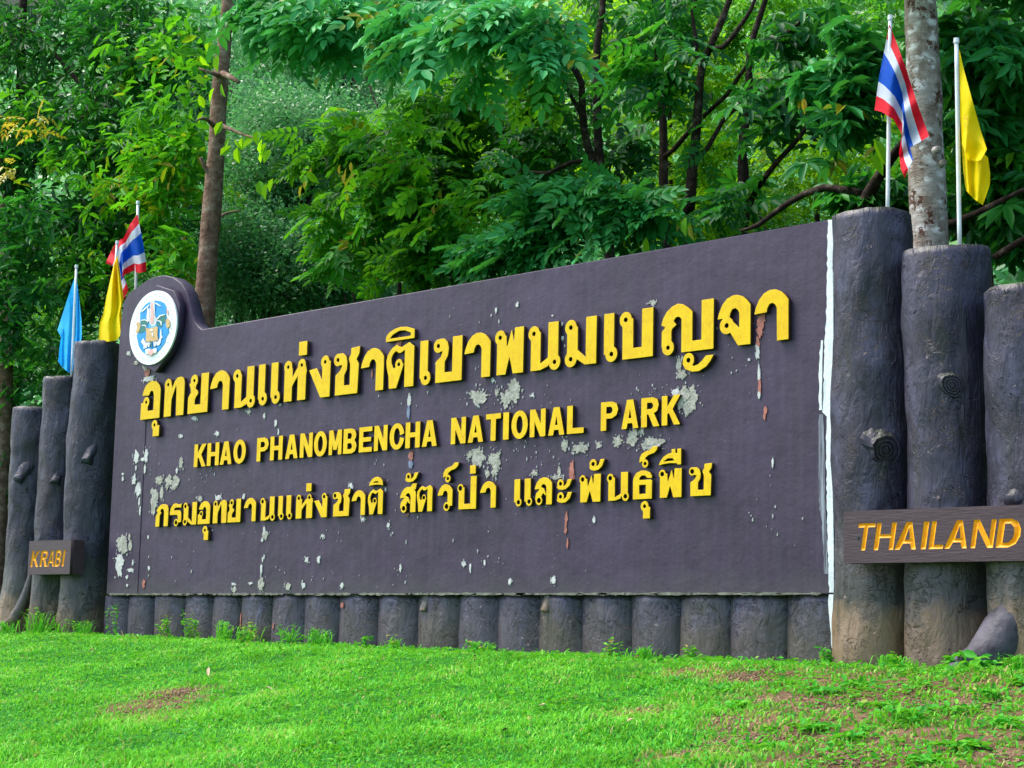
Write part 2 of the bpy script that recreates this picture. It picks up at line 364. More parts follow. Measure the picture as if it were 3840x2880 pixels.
# glyph: (polygons, rings[(u,v,ro,ri)], hole polygons)
G = {
 'น': ([rect(.11, .385, 0, .82), rect(.60, .89, .14, 1), [(.25, 0), (.385, 0), (.62, .07), (.64, .27), (.385, .14)]], [(.19, .80, .165, .05), (.79, .14, .17, .05)], []),
 'ม': ([rect(.10, .43, .2, .82), rect(.675, 1, 0, 1), [(.36, .34), (.42, .34), (.675, .15), (.7, .1), (.7, 0), (.655, 0), (.40, .14)]], [(.21, .82, .165, .05), (.22, .15, .17, .05)], []),
 'ท': ([rect(.06, .40, 0, .80), [(.3, .72), (.38, .40), (.60, .80), (.62, .66), (.64, 0), (1, 0), (1, .84), (.94, .95), (.82, 1), (.65, .985), (.52, .9), (.42, .74)]], [(.21, .83, .155, .045)], []),
 'ห': ([rect(.07, .40, 0, .80), [(.36, .32), (.38, .55), (.60, .80), (.95, .82), (1, .70), (.97, .6), (.97, 0), (.63, 0), (.63, .6), (.55, .52)]], [(.21, .84, .155, .045), (.78, .845, .15, .045)], []),
 'ย': ([rect(.63, 1, 0, 1), rect(0, 1, 0, .22), [(.03, .78), (.12, .62), (.13, .55), (0, .42), (0, 0), (.34, 0), (.34, .34), (.40, .42), (.51, .5), (.47, .57), (.36, .63), (.40, .78)]], [(.28, .84, .155, .045)], []),
 'อ': ([[(.05, .63), (.1, .76), (.22, .9), (.4, .985), (.55, 1), (.75, .97), (.92, .87), (1, .75), (1, 0), (.66, 0), (.66, .62), (.62, .70), (.54, .74), (.46, .71), (.42, .65), (.40, .62)], rect(0, 1, 0, .22), rect(0, .36, .1, .44)], [(.27, .45, .14, .045)], []),
 'า': ([AA], [], []),
 'จ': ([AA, [(.35, .58), (.66, .34), (.8, .2), (.66, 0), (.62, 0), (.38, .28)]], [(.28, .42, .17, .05)], []),
 'ญ': ([[(0, .60), (.03, .72), (.1, .86), (.2, .95), (.32, 1.0), (.42, .97), (.52, .89), (.6, .80), (.6, 0), (.39, 0), (.39, .68), (.35, .73), (.29, .73), (.24, .66), (.30, .58), (.21, .50), (.2, .45), (.2, .15), (.01, .15), (.01, .47), (.08, .55)],
        rect(.39, 1, 0, .21), rect(.77, 1, 0, 1), [(.41, -.21), (.47, -.34), (.6, -.41), (.73, -.41), (.87, -.33), (.95, -.22), (1.0, -.117), (.86, -.115), (.79, -.2), (.71, -.275), (.63, -.3), (.5, -.2)]], [(.135, .13, .155, .045), (.53, -.17, .145, .05)], []),
 'บ': ([rect(.12, .43, 0, .83), rect(.12, 1, 0, .22), rect(.68, 1, 0, 1)], [(.21, .82, .165, .05)], []),
 'ป': ([rect(.14, .43, 0, .83), rect(.14, 1, 0, .22), rect(.70, 1, 0, 1.24)], [(.22, .80, .17, .06)], []),
 'เ': ([rect(0, .65, .15, 1)], [(.49, .15, .165, .05)], []),
 'พ': ([[(.12, 0), (.42, 0), (.54, .38), (.66, 0), (1, 0), (1, 1), (.70, 1), (.68, .66), (.61, .95), (.585, .95), (.45, .58), (.43, .85), (.12, .8)]], [(.22, .82, .16, .05)], []),
 'ง': ([[(0, .69), (.35, .72), (.62, .38), (.65, 0), (.55, 0)], rect(.6, .97, 0, .85)], [(.72, .84, .155, .045)], []),
 'ช': ([[(.2, .72), (.36, .70), (.28, .58), (.11, .48), (.11, 0), (.44, 0), (.44, .46), (.53, .58), (.55, .76), (.5, .9), (.38, .985), (.25, .99), (.2, .85)], rect(.11, .95, 0, .22),
        [(.65, 0), (.95, 0), (.97, .70), (.88, .80), (.98, .93), (1, 1.1), (.67, 1.08), (.67, .95), (.59, .84), (.65, .7)]], [(.19, .84, .15, .05)], []),
 'ข': ([[(.2, .72), (.34, .70), (.28, .58), (.11, .48), (.11, 0), (.42, 0), (.42, .46), (.52, .58), (.55, .76), (.5, .9), (.38, .985), (.25, .99), (.2, .85)], rect(.11, 1, 0, .22), rect(.67, 1, 0, 1)], [(.19, .83, .155, .05)], []),
 'ต': ([[(.12, 0), (.38, .0), (.47, .2), (.6, .48), (.62, .55), (.25, .46), (.19, .60), (.18, .70), (.24, .8), (.34, .86), (.44, .80), (.53, .80), (.65, .86), (.66, .0), (.98, 0), (.98, .91), (.8, 1.02), (.65, .97), (.55, .93), (.46, .95), (.35, 1.0), (.2, .94), (.05, .8), (0, .65), (.02, .5), (.09, .3)]], [(.45, .54, .125, .045)], []),
 'ก': ([[(0, 0), (.34, 0), (.34, .48), (.46, .62), (.36, .68), (.45, .78), (.58, .76), (.65, .66), (.65, 0), (1, 0), (1, .8), (.88, .95), (.62, 1.0), (.35, .97), (.14, .84), (.05, .7), (.16, .62), (.02, .5)]], [], []),
 'ร': ([[(0, .62), (.05, .8), (.25, .96), (.5, 1.0), (.72, .93), (1, .98), (.95, .78), (.6, .79), (.4, .77), (.34, .69), (.85, .68), (.98, .57), (1, .4), (1, .15), (.7, .12), (.68, .40), (.6, .47), (0, .47)]], [(.56, .14, .17, .06)], []),
 'ว': ([[(u, max(v, .16)) for u, v in AA]], [(.62, .15, .18, .06)], []),
 'ล': ([AA, [(.03, .2), (.08, .42), (.38, .66), (.55, .6), (.66, .42), (.66, .3), (.5, .42), (.4, .3), (.4, .1)]], [(.27, .17, .175, .06)], []),
 'ส': ([AA, [(.03, .2), (.08, .42), (.38, .66), (.55, .6), (.66, .42), (.66, .3), (.5, .42), (.4, .3), (.4, .1)], [(.6, .96), (.78, 1.12), (1.04, 1.12), (.98, .86)]], [(.27, .17, .175, .06)], []),
 'ธ': ([rect(0, 1, 0, .2), rect(0, .35, 0, .62), rect(.66, 1, 0, .66), rect(0, .95, .49, .68), [(0, .55), (.02, .75), (.15, .92), (.4, 1), (.65, 1), (.88, .93), (1, .80), (.98, .70), (.74, .72), (.62, .81), (.45, .81), (.36, .74), (.33, .55)]], [], []),
 'ุ': ([rect(.3, .95, 0, .66)], [(.45, .70, .30, .10)], []),
 '่': ([rect(0, 1, 0, 1)], [], []),
 'ิ': ([[(0, 0), (0, .42), (.12, .72), (.3, .92), (.5, 1), (.72, .95), (1, .68), (1, 0)]], [], [[(.13, .22), (.25, .5), (.45, .72), (.65, .7), (.87, .45), (.86, .22)]]),
 'i': ([[(0, 0), (.05, .4), (.2, .75), (.4, .97), (.6, 1), (.8, .85), (.95, .5), (1, 0), (.8, .08), (.5, .12), (.2, .08)]], [], [[(.3, .36), (.42, .5), (.58, .5), (.7, .36)]]),
 'ั': ([[(.02, .35), (.12, .1), (.35, 0), (.62, .06), (.85, .35), (1, .92), (.72, .92), (.62, .5), (.45, .33)]], [(.28, .55, .40, .16)], []),
 '์': ([[(0, .25), (.02, .5), (.12, .68), (.3, .78), (.55, .84), (.72, 1), (1, 1), (.95, .82), (.8, .68), (.5, .6), (.36, .5), (.3, .38)]], [(.32, .21, .2, .08)], []),
 'ื': ([[(0, 0), (.05, .25), (.2, .55), (.4, .72), (.6, .78), (.9, .7), (1, .5), (1, 0), (.8, .08), (.5, .12), (.2, .08)], rect(.56, .74, .5, 1), rect(.81, 1, .0, 1)], [], [[(.22, .25), (.4, .42), (.6, .42), (.7, .28)]]),
 'K': ([rect(0, .29, 0, 1), [(.2, .34), (.2, .50), (.66, 1), (1, 1), (.58, .54), (1, 0), (.68, 0), (.40, .42)]], [], []),
 'H': ([rect(0, .3, 0, 1), rect(.7, 1, 0, 1), rect(0, 1, .42, .59)], [], []),
 'A': ([[(0, 0), (.32, 1), (.68, 1), (1, 0), (.71, 0), (.65, .19), (.35, .19), (.29, 0)]], [], [[(.40, .35), (.60, .35), (.5, .74)]]),
 'O': ([ell(.5, .5, .5, .52)], [], [ell(.5, .5, .21, .34)]),
 'P': ([rect(0, .3, 0, 1), [(0, 1), (.65, 1), (.9, .92), (1, .72), (.9, .52), (.65, .42), (0, .42)]], [], [[(.3, .58), (.58, .58), (.68, .65), (.7, .72), (.66, .79), (.58, .84), (.3, .84)]]),
 'N': ([rect(0, .28, 0, 1), rect(.72, 1, 0, 1), [(0, 1), (.32, 1), (1, 0), (.68, 0)]], [], []),
 'M': ([rect(0, .25, 0, 1), rect(.75, 1, 0, 1), [(0, 1), (.3, 1), (.61, .2), (.39, .2)], [(.39, .2), (.61, .2), (1, 1), (.7, 1)]], [], []),
 'B': ([[(0, 0), (.65, 0), (.9, .08), (1, .27), (.95, .42), (.82, .52), (.93, .62), (.96, .75), (.85, .93), (.62, 1), (0, 1)]], [], [[(.3, .16), (.6, .16), (.7, .27), (.6, .42), (.3, .42)], [(.3, .58), (.58, .58), (.66, .71), (.58, .84), (.3, .84)]]),
 'E': ([rect(0, .3, 0, 1), rect(0, 1, 0, .17), rect(0, .92, .42, .58), rect(0, 1, .83, 1)], [], []),
 'C': ([ell(.52, .5, .52, .52)], [], [ell(.52, .5, .23, .35), [(.5, .5), (1.2, .36), (1.2, .64)]]),
 'T': ([rect(0, 1, .82, 1), rect(.34, .66, 0, 1)], [], []),
 'I': ([rect(0, 1, 0, 1)], [], []),
 'L': ([rect(0, .32, 0, 1), rect(0, 1, 0, .18)], [], []),
 'R': ([rect(0, .3, 0, 1), [(0, 1), (.65, 1), (.88, .93), (.96, .74), (.88, .54), (.65, .44), (0, .44)], [(.36, .5), (.66, .5), (1, 0), (.68, 0)]], [], [[(.3, .6), (.56, .6), (.66, .66), (.68, .72), (.64, .79), (.56, .84), (.3, .84)]]),
 'D': ([[(0, 0), (.55, 0), (.85, .12), (1, .38), (1, .62), (.85, .88), (.55, 1), (0, 1)]], [], [[(.28, .17), (.52, .17), (.68, .3), (.72, .5), (.68, .70), (.52, .83), (.28, .83)]]),
}
def sd_poly(X, Z, pts):
    d = np.full(X.shape, 1e9); ins = np.zeros(X.shape, bool); n = len(pts)
    for i in range(n):
        ax, az = pts[i]; bx, bz = pts[(i+1) % n]
        ex, ez = bx-ax, bz-az; L2 = ex*ex+ez*ez+1e-12
        t = np.clip(((X-ax)*ex+(Z-az)*ez)/L2, 0, 1)
        d = np.minimum(d, np.hypot(X-ax-t*ex, Z-az-t*ez))
        c = ((az > Z) != (bz > Z)) & (X < (bx-ax)*(Z-az)/((bz-az) if bz != az else 1e-12)+ax)
        ins ^= c
    return np.where(ins, -d, d)
def glyph_field(ch, x0, x1, z0, h, thin=0., shear=0., step=None, ringk=1.):
    W = x1-x0; polys, rings, holes = G[ch]
    st = step or h/72
    gx = np.arange(-.16*h-4*st+min(0, shear)*h, W+.16*h+4*st+max(0, shear)*h, st); gz = np.arange(-.47*h, 1.32*h, st)
    X, Z = np.meshgrid(gx, gz, indexing='ij'); Xs = X-shear*Z
    f = np.full(X.shape, 1e9)
    for p in polys: f = np.minimum(f, sd_poly(Xs, Z, [(u*W, v*h) for u, v in p]))
    for (u, v, ro, ri) in rings: f = np.minimum(f, np.hypot(Xs-u*W, Z-v*h)-ro*h)
    for (u, v, ro, ri) in rings: f = np.maximum(f, ri*h*ringk-np.hypot(Xs-u*W, Z-v*h))
    for p in holes: f = np.maximum(f, -sd_poly(Xs, Z, [(u*W, v*h) for u, v in p]))
    return gx+x0, gz+z0, f+thin
def contours(gx, gz, f):
    """marching squares on f=0, returned as closed loops, straight runs merged"""
    nx, nz = f.shape; seg = {}
    inside = f < 0
    def pt(i, j, k, l):
        a, b = f[i, j], f[k, l]; t = a/(a-b)
        return (gx[i]+(gx[k]-gx[i])*t, gz[j]+(gz[l]-gz[j])*t)
    pts = {}
    ci, cj = np.nonzero((inside[:-1, :-1] ^ inside[1:, :-1]) | (inside[:-1, :-1] ^ inside[:-1, 1:]) | (inside[:-1, :-1] ^ inside[1:, 1:]))
    nxt = {}
    for i, j in zip(ci, cj):
        i = int(i); j = int(j)
        c = [inside[i, j], inside[i+1, j], inside[i+1, j+1], inside[i, j+1]]
        E = [((i, j), (i+1, j)), ((i+1, j), (i+1, j+1)), ((i, j+1), (i+1, j+1)), ((i, j), (i, j+1))]
        cr = [k for k in range(4) if c[k] != c[(k+1) % 4]]
        keys = []
        for k in cr:
            e = E[k]; pts[e] = pt(*e[0], *e[1]); keys.append(e)
        ou = [k for k in cr if c[k]]      # edges leaving inside->outside walking ccw
        en = [k for k in cr if not c[k]]
        for k in ou:
            # pair with the next entering edge ccw
            m = next(q for q in [(k+1) % 4, (k+2) % 4, (k+3) % 4] if q in en)
            nxt.setdefault(E[k], []).append(E[m])
    loops = []; 
    while nxt:
        s0 = next(iter(nxt)); lp = []; cur = s0
        while cur in nxt:
            lp.append(pts[cur]); q = nxt[cur].pop()
            if not nxt[cur]: del nxt[cur]
            cur = q
        if len(lp) >= 6: loops.append(simplify(lp, (gx[1]-gx[0])*.22))
    return loops
def simplify(lp, eps):
    A = np.array(lp)
    def rdp(a, b):
        if b-a < 2: return []
        p, q = A[a], A[b]; d = q-p; L = np.hypot(*d)+1e-12
        dist = np.abs((A[a+1:b, 0]-p[0])*d[1]-(A[a+1:b, 1]-p[1])*d[0])/L
        k = int(dist.argmax())
        if dist[k] < eps: return []
        k += a+1; return rdp(a, k)+[k]+rdp(k, b)
    n = len(A); far = int(np.hypot(*(A-A[0]).T).argmax())
    A = np.vstack([A, A[:1]])
    idx = [0]+rdp(0, far)+[far]+rdp(far, n)
    return [tuple(A[i]) for i in idx]

# ------------------------------------------------------------------ ground
def ground_z(x, y):
    x = np.asarray(x, float); y = np.asarray(y, float)
    base = -.462+.06*np.clip((-x-4)/7, 0, 1)
    q = np.clip(-y, 0, 60)
    z = base-.03*np.minimum(q, .9)-.165*np.clip(q-.9, 0, 8.2)
    z = z+np.where(y > 0, np.minimum(y, 6)*.03+np.clip(y-9, 0, 90)*.95, 0)
    z = z+(.015*np.sin(x*1.3+y*.8)+.008*np.sin(x*2.9-y*2.1+1))*np.clip(q/1.5, 0, 1)
    return z
def slope_side(x, y):
    """0 on the mown lawn .. 1 on the thin, eroded right-hand slope"""
    (ax, ay), (bx, by) = SIDE
    ex, ey = bx-ax, by-ay; L_ = math.hypot(ex, ey)
    d = ((x-ax)*ey-(y-ay)*ex)/L_
    d = np.where(((np.asarray(4.)-ax)*ey-(-3.-ay)*ex) > 0, d, -d)
    wob = .35*np.sin(x*2.1+y*1.3)+.2*np.sin(y*5.1-x*3.3)
    return np.clip((d+wob*.6)/.9+.3, 0, 1)*np.clip((-y-.55)/.5, 0, 1)
def soil_amount(x, y):
    """0 lawn .. 1 bare soil, from patches at their place on the slope"""
    x = np.asarray(x, float); y = np.asarray(y, float)
    px, py, _ = proj(np.stack([x, y, ground_z(x, y)], -1)) if x.ndim else proj([[x, y, ground_z(x, y)]])
    s = np.zeros(len(px))
    for cx, cy, rx, ry in SOIL_XY:
        d = ((x-cx)/rx)**2+((y-cy)/ry)**2
        s = np.maximum(s, np.exp(-d*1.1))
    return np.maximum(s, slope_side(x, y)*.46)
def ray_ground(px, py):
    d = _f + _r*(px*K-1920)/FPX - _u*(py*K-1440)/FPX
    t = np.linspace(5, 22, 1700); Q = CAM+t[:, None]*d
    g = ground_z(Q[:, 0], Q[:, 1]); k = np.nonzero(Q[:, 2] < g)[0]
    return Q[k[0]] if len(k) else Q[-1]
SIDE = [tuple(ray_ground(1430, 1450)[:2]), tuple(ray_ground(1500, 1655)[:2])]
SOIL_XY = []
for (a_, b_, rx, ry) in SOIL:
    c_ = ray_ground(a_, b_); e_ = ray_ground(a_+rx, b_); g_ = ray_ground(a_, b_-ry)
    s_ = np.linalg.norm(e_[:2]-c_[:2])
    SOIL_XY.append((c_[0], c_[1], max(.2, s_*.8), max(.2, s_*.7)))
xs = np.concatenate([np.arange(-400, -20, 20), np.arange(-20, 10, .15), np.arange(10, 400, 20)])
ys = np.concatenate([np.arange(-400, -20, 20), np.arange(-20, -9, .5), np.arange(-9, 1, .12), np.arange(1, 20, 1.), np.arange(20, 120, 10)])
GX, GY = np.meshgrid(xs, ys, indexing='ij'); GZ = ground_z(GX, GY)
for i in range(GX.shape[0]):
    for j in range(GX.shape[1]):
        if -20 < GX[i, j] < 10 and -9 < GY[i, j] < 0: GZ[i, j] += .03*mnoise.fractal(Vector((GX[i, j]*1.7, GY[i, j]*1.7, 0)), 1, 2, 4)
nx_, ny_ = GX.shape; idx = np.arange(nx_*ny_).reshape(nx_, ny_)
GF = np.stack([idx[:-1, :-1].ravel(), idx[1:, :-1].ravel(), idx[1:, 1:].ravel(), idx[:-1, 1:].ravel()], 1)
GV = np.stack([GX.ravel(), GY.ravel(), GZ.ravel()], 1)
near = (GV[:, 0] > -20) & (GV[:, 0] < 10) & (GV[:, 1] > -9) & (GV[:, 1] < 1)
sa = np.zeros(len(GV)); sa[near] = soil_amount(GV[near, 0], GV[near, 1])
a = NT('lawn_soil', .95, .15); v = a.pos()
so = a.attr('soil'); n3 = a.noise(v, 7, 6, .65)
mk = a.ramp(a.math('ADD', so, a.math('MULTIPLY', n3, .55)), [(.42, 0.), (.62, 1.)])
soil_c = a.ramp(a.noise(v, 11, 7, .7), [(.3, (.075, .042, .022)), (.5, (.15, .088, .048)), (.72, (.25, .155, .09))])
green = a.ramp(a.noise(v, 16, 6, .7), [(.3, (.012, .09, .008)), (.7, (.03, .22, .015))])
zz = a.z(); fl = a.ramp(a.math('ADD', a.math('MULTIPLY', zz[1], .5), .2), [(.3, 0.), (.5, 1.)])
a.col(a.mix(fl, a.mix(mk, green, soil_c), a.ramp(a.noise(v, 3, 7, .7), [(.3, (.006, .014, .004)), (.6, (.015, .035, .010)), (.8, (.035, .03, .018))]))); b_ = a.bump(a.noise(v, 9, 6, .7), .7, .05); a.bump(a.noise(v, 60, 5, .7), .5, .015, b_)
tag(mesh('ground', GV, GF, a.m, smooth=True, rnd=sa, attr='soil'), kind='structure')

# ------------------------------------------------------------------ sign wall
H = 2.6
sign = empty('sign_wall', (-4.4, 0, 0), 'long dark brown painted concrete sign wall with yellow raised lettering and rounded emblem hump at its left end', 'sign wall')
arch = [(440, 1278), (456, 1190), (463, 1132), (480, 1102), (503, 1085), (526, 1068), (556, 1048), (585, 1036), (617, 1032), (650, 1040), (680, 1062), (700, 1096), (714, 1142), (722, 1180), (730, 1206), (742, 1222), (757, 1229)]
ap = [P(x, y) for x, y in arch]
out = [(-8.94, 0), (-8.94, ap[0][2])]+[(p[0], p[2]) for p in ap[1:-1]]+[(ap[-1][0], H), (0.06, H), (0.06, 0)]
o_ = plate('wall_panel', [out], 0, .14, M['wall'], sign, bevel=.008)
# faint vertical joint near the left end and a coping shadow joint
jp = P(530, 1900)
mesh('joint_strip', *box(jp[0]-.012, jp[0]+.012, -.006, .002, .02, 2.0), M['wall'], sign)

def rough_blob(cx, cz, rx, rz, seed, jag=.35, n=44):
    r_ = random.Random(seed); lp = []
    for i in range(n):
        t = 2*math.pi*i/n
        k = 1+jag*mnoise.noise(Vector((math.cos(t)*1.6+seed*3.1, math.sin(t)*1.6, seed*.7)))*1.5+jag*.9*mnoise.noise(Vector((math.cos(t)*4.6+seed*1.1, math.sin(t)*4.6, seed*.3)))+r_.uniform(-jag, jag)*.30
        lp.append((cx+rx*k*math.cos(t), cz+rz*k*math.sin(t)))
    return lp
def patch(px, py, wpx, hpx, mat, seed, jag=.35, y=-.004):
    p = P(px, py); sc_x = abs(P(px+10, py)[0]-P(px-10, py)[0])/20; sc_z = abs(P(px, py+10)[2]-P(px, py-10)[2])/20
    lp = rough_blob(p[0], p[2], wpx/2*sc_x, hpx/2*sc_z, seed, jag)
    V = [(x, y-.003, z) for x, z in lp]+[(x, 0.001, z) for x, z in lp]; n = len(lp)
    # fan from centre so that the sheet stays well formed
    V.append((p[0], y-.003, p[2]))
    F = [(i, (i+1) % n, 2*n) for i in range(n)]+[(i, i+n, (i+1) % n+n, (i+1) % n) for i in range(n)]
    return mesh('peeled_patch', V, [tuple(f) for f in F], M[mat], sign)
sd_i = 0
PATCH = [  # centre and size in photo pixels, material
 (1795, 1490, 70, 55, 'plaster'), (1897, 1495, 40, 60, 'plaster'), (1930, 1470, 50, 80, 'plaster'), (1865, 1470, 14, 26, 'plaster'),
 (2560, 1488, 50, 80, 'plaster'), (2590, 1500, 60, 90, 'plaster'), (2535, 1470, 30, 26, 'chalk'), (2575, 1535, 26, 50, 'plaster'),
 (2120, 1670, 22, 46, 'plaster'), (2178, 1683, 52, 44, 'plaster'), (2245, 1668, 16, 28, 'plaster'), (2317, 1653, 38, 42, 'plaster'), (2376, 1645, 42, 62, 'plaster'), (2407, 1618, 20, 20, 'plaster'), (2455, 1660, 80, 40, 'plaster'), (2430, 1672, 50, 24, 'plaster'),
 (1795, 1715, 46, 66, 'plaster'), (1762, 1706, 26, 26, 'plaster'), (1860, 1722, 52, 60, 'plaster'), (1858, 1768, 26, 44, 'plaster'), (1790, 1700, 20, 40, 'plaster'), (1830, 1776, 12, 22, 'plaster'),
 (598, 1800, 26, 34, 'plaster'), (635, 1803, 28, 52, 'plaster'), (662, 1805, 22, 46, 'plaster'), (655, 1825, 20, 26, 'plaster'), (680, 1738, 14, 46, 'plaster'), (665, 1765, 8, 22, 'chalk'),
 (585, 1865, 24, 60, 'plaster'), (578, 1895, 22, 70, 'plaster'), (608, 1850, 14, 44, 'plaster'), (572, 1843, 14, 26, 'plaster'), (752, 1870, 18, 22, 'plaster'), (820, 1865, 22, 20, 'chalk'), (916, 1862, 10, 22, 'chalk'),
 (513, 1715, 18, 46, 'chalk'), (550, 1710, 14, 56, 'chalk'), (540, 1722, 20, 14, 'chalk'), (545, 1760, 7, 34, 'chalk'), (505, 1798, 14, 40, 'chalk'), (519, 1838, 20, 50, 'chalk'), (524, 1880, 6, 30, 'chalk'), (527, 1915, 6, 36, 'chalk'), (512, 1755, 6, 20, 'chalk'), (463, 1795, 8, 18, 'chalk'), (462, 1778, 8, 8, 'chalk'),
 (458, 2040, 40, 66, 'plaster'), (490, 2045, 12, 40, 'plaster'), (487, 2015, 8, 24, 'plaster'), (470, 2062, 26, 30, 'plaster'), (448, 2118, 34, 64, 'chalk'), (492, 2138, 22, 14, 'chalk'), (478, 2165, 10, 16, 'chalk'), (479, 2196, 8, 10, 'chalk'), (500, 2110, 6, 22, 'chalk'),
 (995, 2006, 24, 36, 'plaster'), (992, 1990, 8, 34, 'chalk'), (985, 2025, 8, 18, 'chalk'), (980, 2190, 22, 46, 'plaster'), (982, 2135, 8, 44, 'chalk'), (986, 2098, 5, 20, 'chalk'), (992, 2088, 5, 16, 'chalk'), (1082, 2200, 18, 30, 'plaster'), (1152, 2100, 14, 20, 'chalk'), (1198, 2098, 12, 24, 'chalk'), (880, 2210, 16, 20, 'plaster'), (878, 2190, 12, 10, 'chalk'), (943, 2187, 14, 8, 'chalk'),
 (1140, 2195, 12, 20, 'chalk'), (1284, 2195, 12, 20, 'chalk'), (1819, 2110, 8, 24, 'chalk'), (1765, 2130, 8, 34, 'chalk'), (1742, 2116, 14, 18, 'chalk'), (2078, 2175, 18, 26, 'chalk'), (1914, 2180, 12, 22, 'chalk'), (1503, 2130, 8, 30, 'chalk'),
 (1536, 1500, 14, 46, 'chalk'), (1534, 1545, 12, 50, 'bluegrey'), (1542, 1710, 20, 44, 'red'), (1541, 1742, 18, 30, 'bluegrey'), (1529, 1930, 12, 14, 'red'),
 (1036, 1586, 10, 28, 'chalk'), (1046, 1620, 6, 24, 'chalk'), (730, 1568, 18, 14, 'chalk'), (1052, 1518, 8, 10, 'chalk'), (681, 1636, 12, 14, 'chalk'), (816, 1626, 16, 18, 'chalk'), (934, 1545, 14, 16, 'plaster'), (993, 1560, 8, 24, 'chalk'), (2146, 1765, 22, 70, 'red'), (2150, 1790, 16, 30, 'red'), (2125, 1945, 14, 56, 'red'), (2123, 1985, 12, 44, 'red'), (2130, 2040, 8, 40, 'red'),
 (2006, 1775, 26, 20, 'plaster'), (2098, 1770, 14, 40, 'plaster'), (2088, 1790, 40, 16, 'plaster'), (1990, 1890, 12, 14, 'chalk'),
 (2858, 1200, 36, 70, 'red'), (2850, 1240, 26, 60, 'red'), (2842, 1290, 20, 60, 'red'), (2843, 1320, 16, 46, 'chalk'), (2848, 1400, 10, 80, 'chalk'), (2850, 1450, 14, 60, 'red'), (2848, 1480, 10, 30, 'chalk'), (2872, 1540, 18, 34, 'red'), (2868, 1560, 12, 26, 'red'),
 (1500, 1290, 14, 50, 'red'), (1397, 1403, 8, 34, 'red'), (1500, 1285, 26, 26, 'red'), (2450, 1135, 32, 16, 'plaster'), (2560, 1405, 30, 30, 'plaster'), (2548, 1370, 20, 50, 'plaster'),
 (2900, 1735, 8, 40, 'chalk'), (2811, 1350, 10, 10, 'chalk'), (2073, 1184, 8, 8, 'chalk'), (2108, 1215, 10, 16, 'chalk'), (2112, 1268, 10, 16, 'chalk'), (1862, 1165, 8, 28, 'chalk'), (1942, 1142, 10, 20, 'chalk'), (1850, 1428, 14, 14, 'chalk'), (1998, 1482, 12, 12, 'chalk'), (555, 1395, 26, 50, 'red'), (560, 1420, 40, 22, 'chalk'), (548, 1375, 20, 26, 'plaster'), (483, 1325, 14, 16, 'chalk'), (512, 1362, 16, 16, 'plaster'),
 (1318, 1820, 14, 22, 'chalk'), (1447, 1838, 6, 18, 'chalk'), (1459, 1970, 12, 18, 'chalk'), (1363, 1946, 16, 14, 'chalk'), (1211, 2010, 12, 12, 'chalk'), (1829, 1778, 14, 26, 'plaster'), (2230, 1950, 10, 30, 'chalk'), (541, 2190, 12, 40, 'red'), (557, 2014, 6, 14, 'chalk'), (560, 2130, 8, 18, 'chalk')]
for i, (px, py, w_, h_, m_) in enumerate(PATCH):
    big = w_ > 24
    patch(px, py, w_*(.8 if m_ == 'red' else .92), h_*.95, m_, i+1, .42 if big else .3, -.0030-.0007*(i % 5))
# small scattered chips, joined
parts = []
rr = random.Random(3)
for (px, py, w_, h_, m_) in PATCH:
    if m_ in ('plaster', 'chalk') and w_ > 11:
        for k in range(int(3+w_*.12)):
            t = rr.uniform(0, 6.283); q = rr.uniform(.9, 1.5); p = P(px+math.cos(t)*w_*.55*q, py+math.sin(t)*h_*.55*q)
            r0 = rr.choice([.003, .004, .006, .008]); lp = rough_blob(p[0], p[2], r0, r0*rr.uniform(.8, 2.2), rr.randint(0, 9999), .45, 9)
            parts.append(([(x, -.0062, z) for x, z in lp]+[(x, .001, z) for x, z in lp], [tuple(range(9))]+[(i, (i+1) % 9, (i+1) % 9+9, i+9) for i in range(9)]))
for (cx, cy, sx, sy, n) in [(1900, 1700, 130, 40, 60), (2450, 1480, 90, 50, 60), (2420, 1560, 60, 30, 26), (2040, 1720, 50, 60, 30), (540, 1780, 60, 120, 50), (800, 1790, 90, 70, 50), (1850, 2110, 60, 40, 24), (1150, 2150, 200, 60, 40), (1700, 1450, 300, 100, 70), (2750, 1300, 200, 200, 30), (1300, 1900, 500, 180, 90), (600, 2130, 150, 90, 30), (2050, 1500, 20, 60, 10), (2870, 1900, 90, 120, 30), (1850, 1180, 200, 60, 20), (2110, 1300, 14, 60, 8), (1500, 2150, 30, 60, 16), (1980, 1870, 160, 60, 30)]:
    for k in range(int(n*.45)):
        p = P(rr.gauss(cx, sx*.6), rr.gauss(cy, sy*.6))
        if not (-8.8 < p[0] < -.2 and .05 < p[2] < 2.5): continue
        r0 = rr.choice([.002, .003, .003, .004, .005, .007]); e = rr.uniform(1, 2.6)
        lp = rough_blob(p[0], p[2], r0, r0*e, rr.randint(0, 9999), .4, 7)
        parts.append(([(x, -.006, z) for x, z in lp]+[(x, .001, z) for x, z in lp], [tuple(range(7))]+[(i, (i+1) % 7, (i+1) % 7+7, i+7) for i in range(7)]))
V_, F_ = join(parts); tag(mesh('paint_chips', V_, F_, simple('paint_chip_grey', (.34, .34, .34), .8), sign), kind='stuff')
parts = []
for k in range(260):
    x = rr.uniform(-8.85, -.15); wl = rr.uniform(.01, .09)*(1.4 if x > -4 else .8); hl = rr.uniform(.003, .012)
    lp = rough_blob(x, .004, wl, hl, k, .3, 9); yq = -.008-.0002*(k % 9)
    parts.append(([(a_, yq, b_) for a_, b_ in lp]+[(a_, .001, b_) for a_, b_ in lp], [tuple(range(9))]+[(i, (i+1) % 9, (i+1) % 9+9, i+9) for i in range(9)]))
V_, F_ = join(parts); tag(mesh('ledge_crust', V_, F_, simple('grey_cement_crust', (.16, .16, .13), .9, .6, 12), sign), kind='stuff')
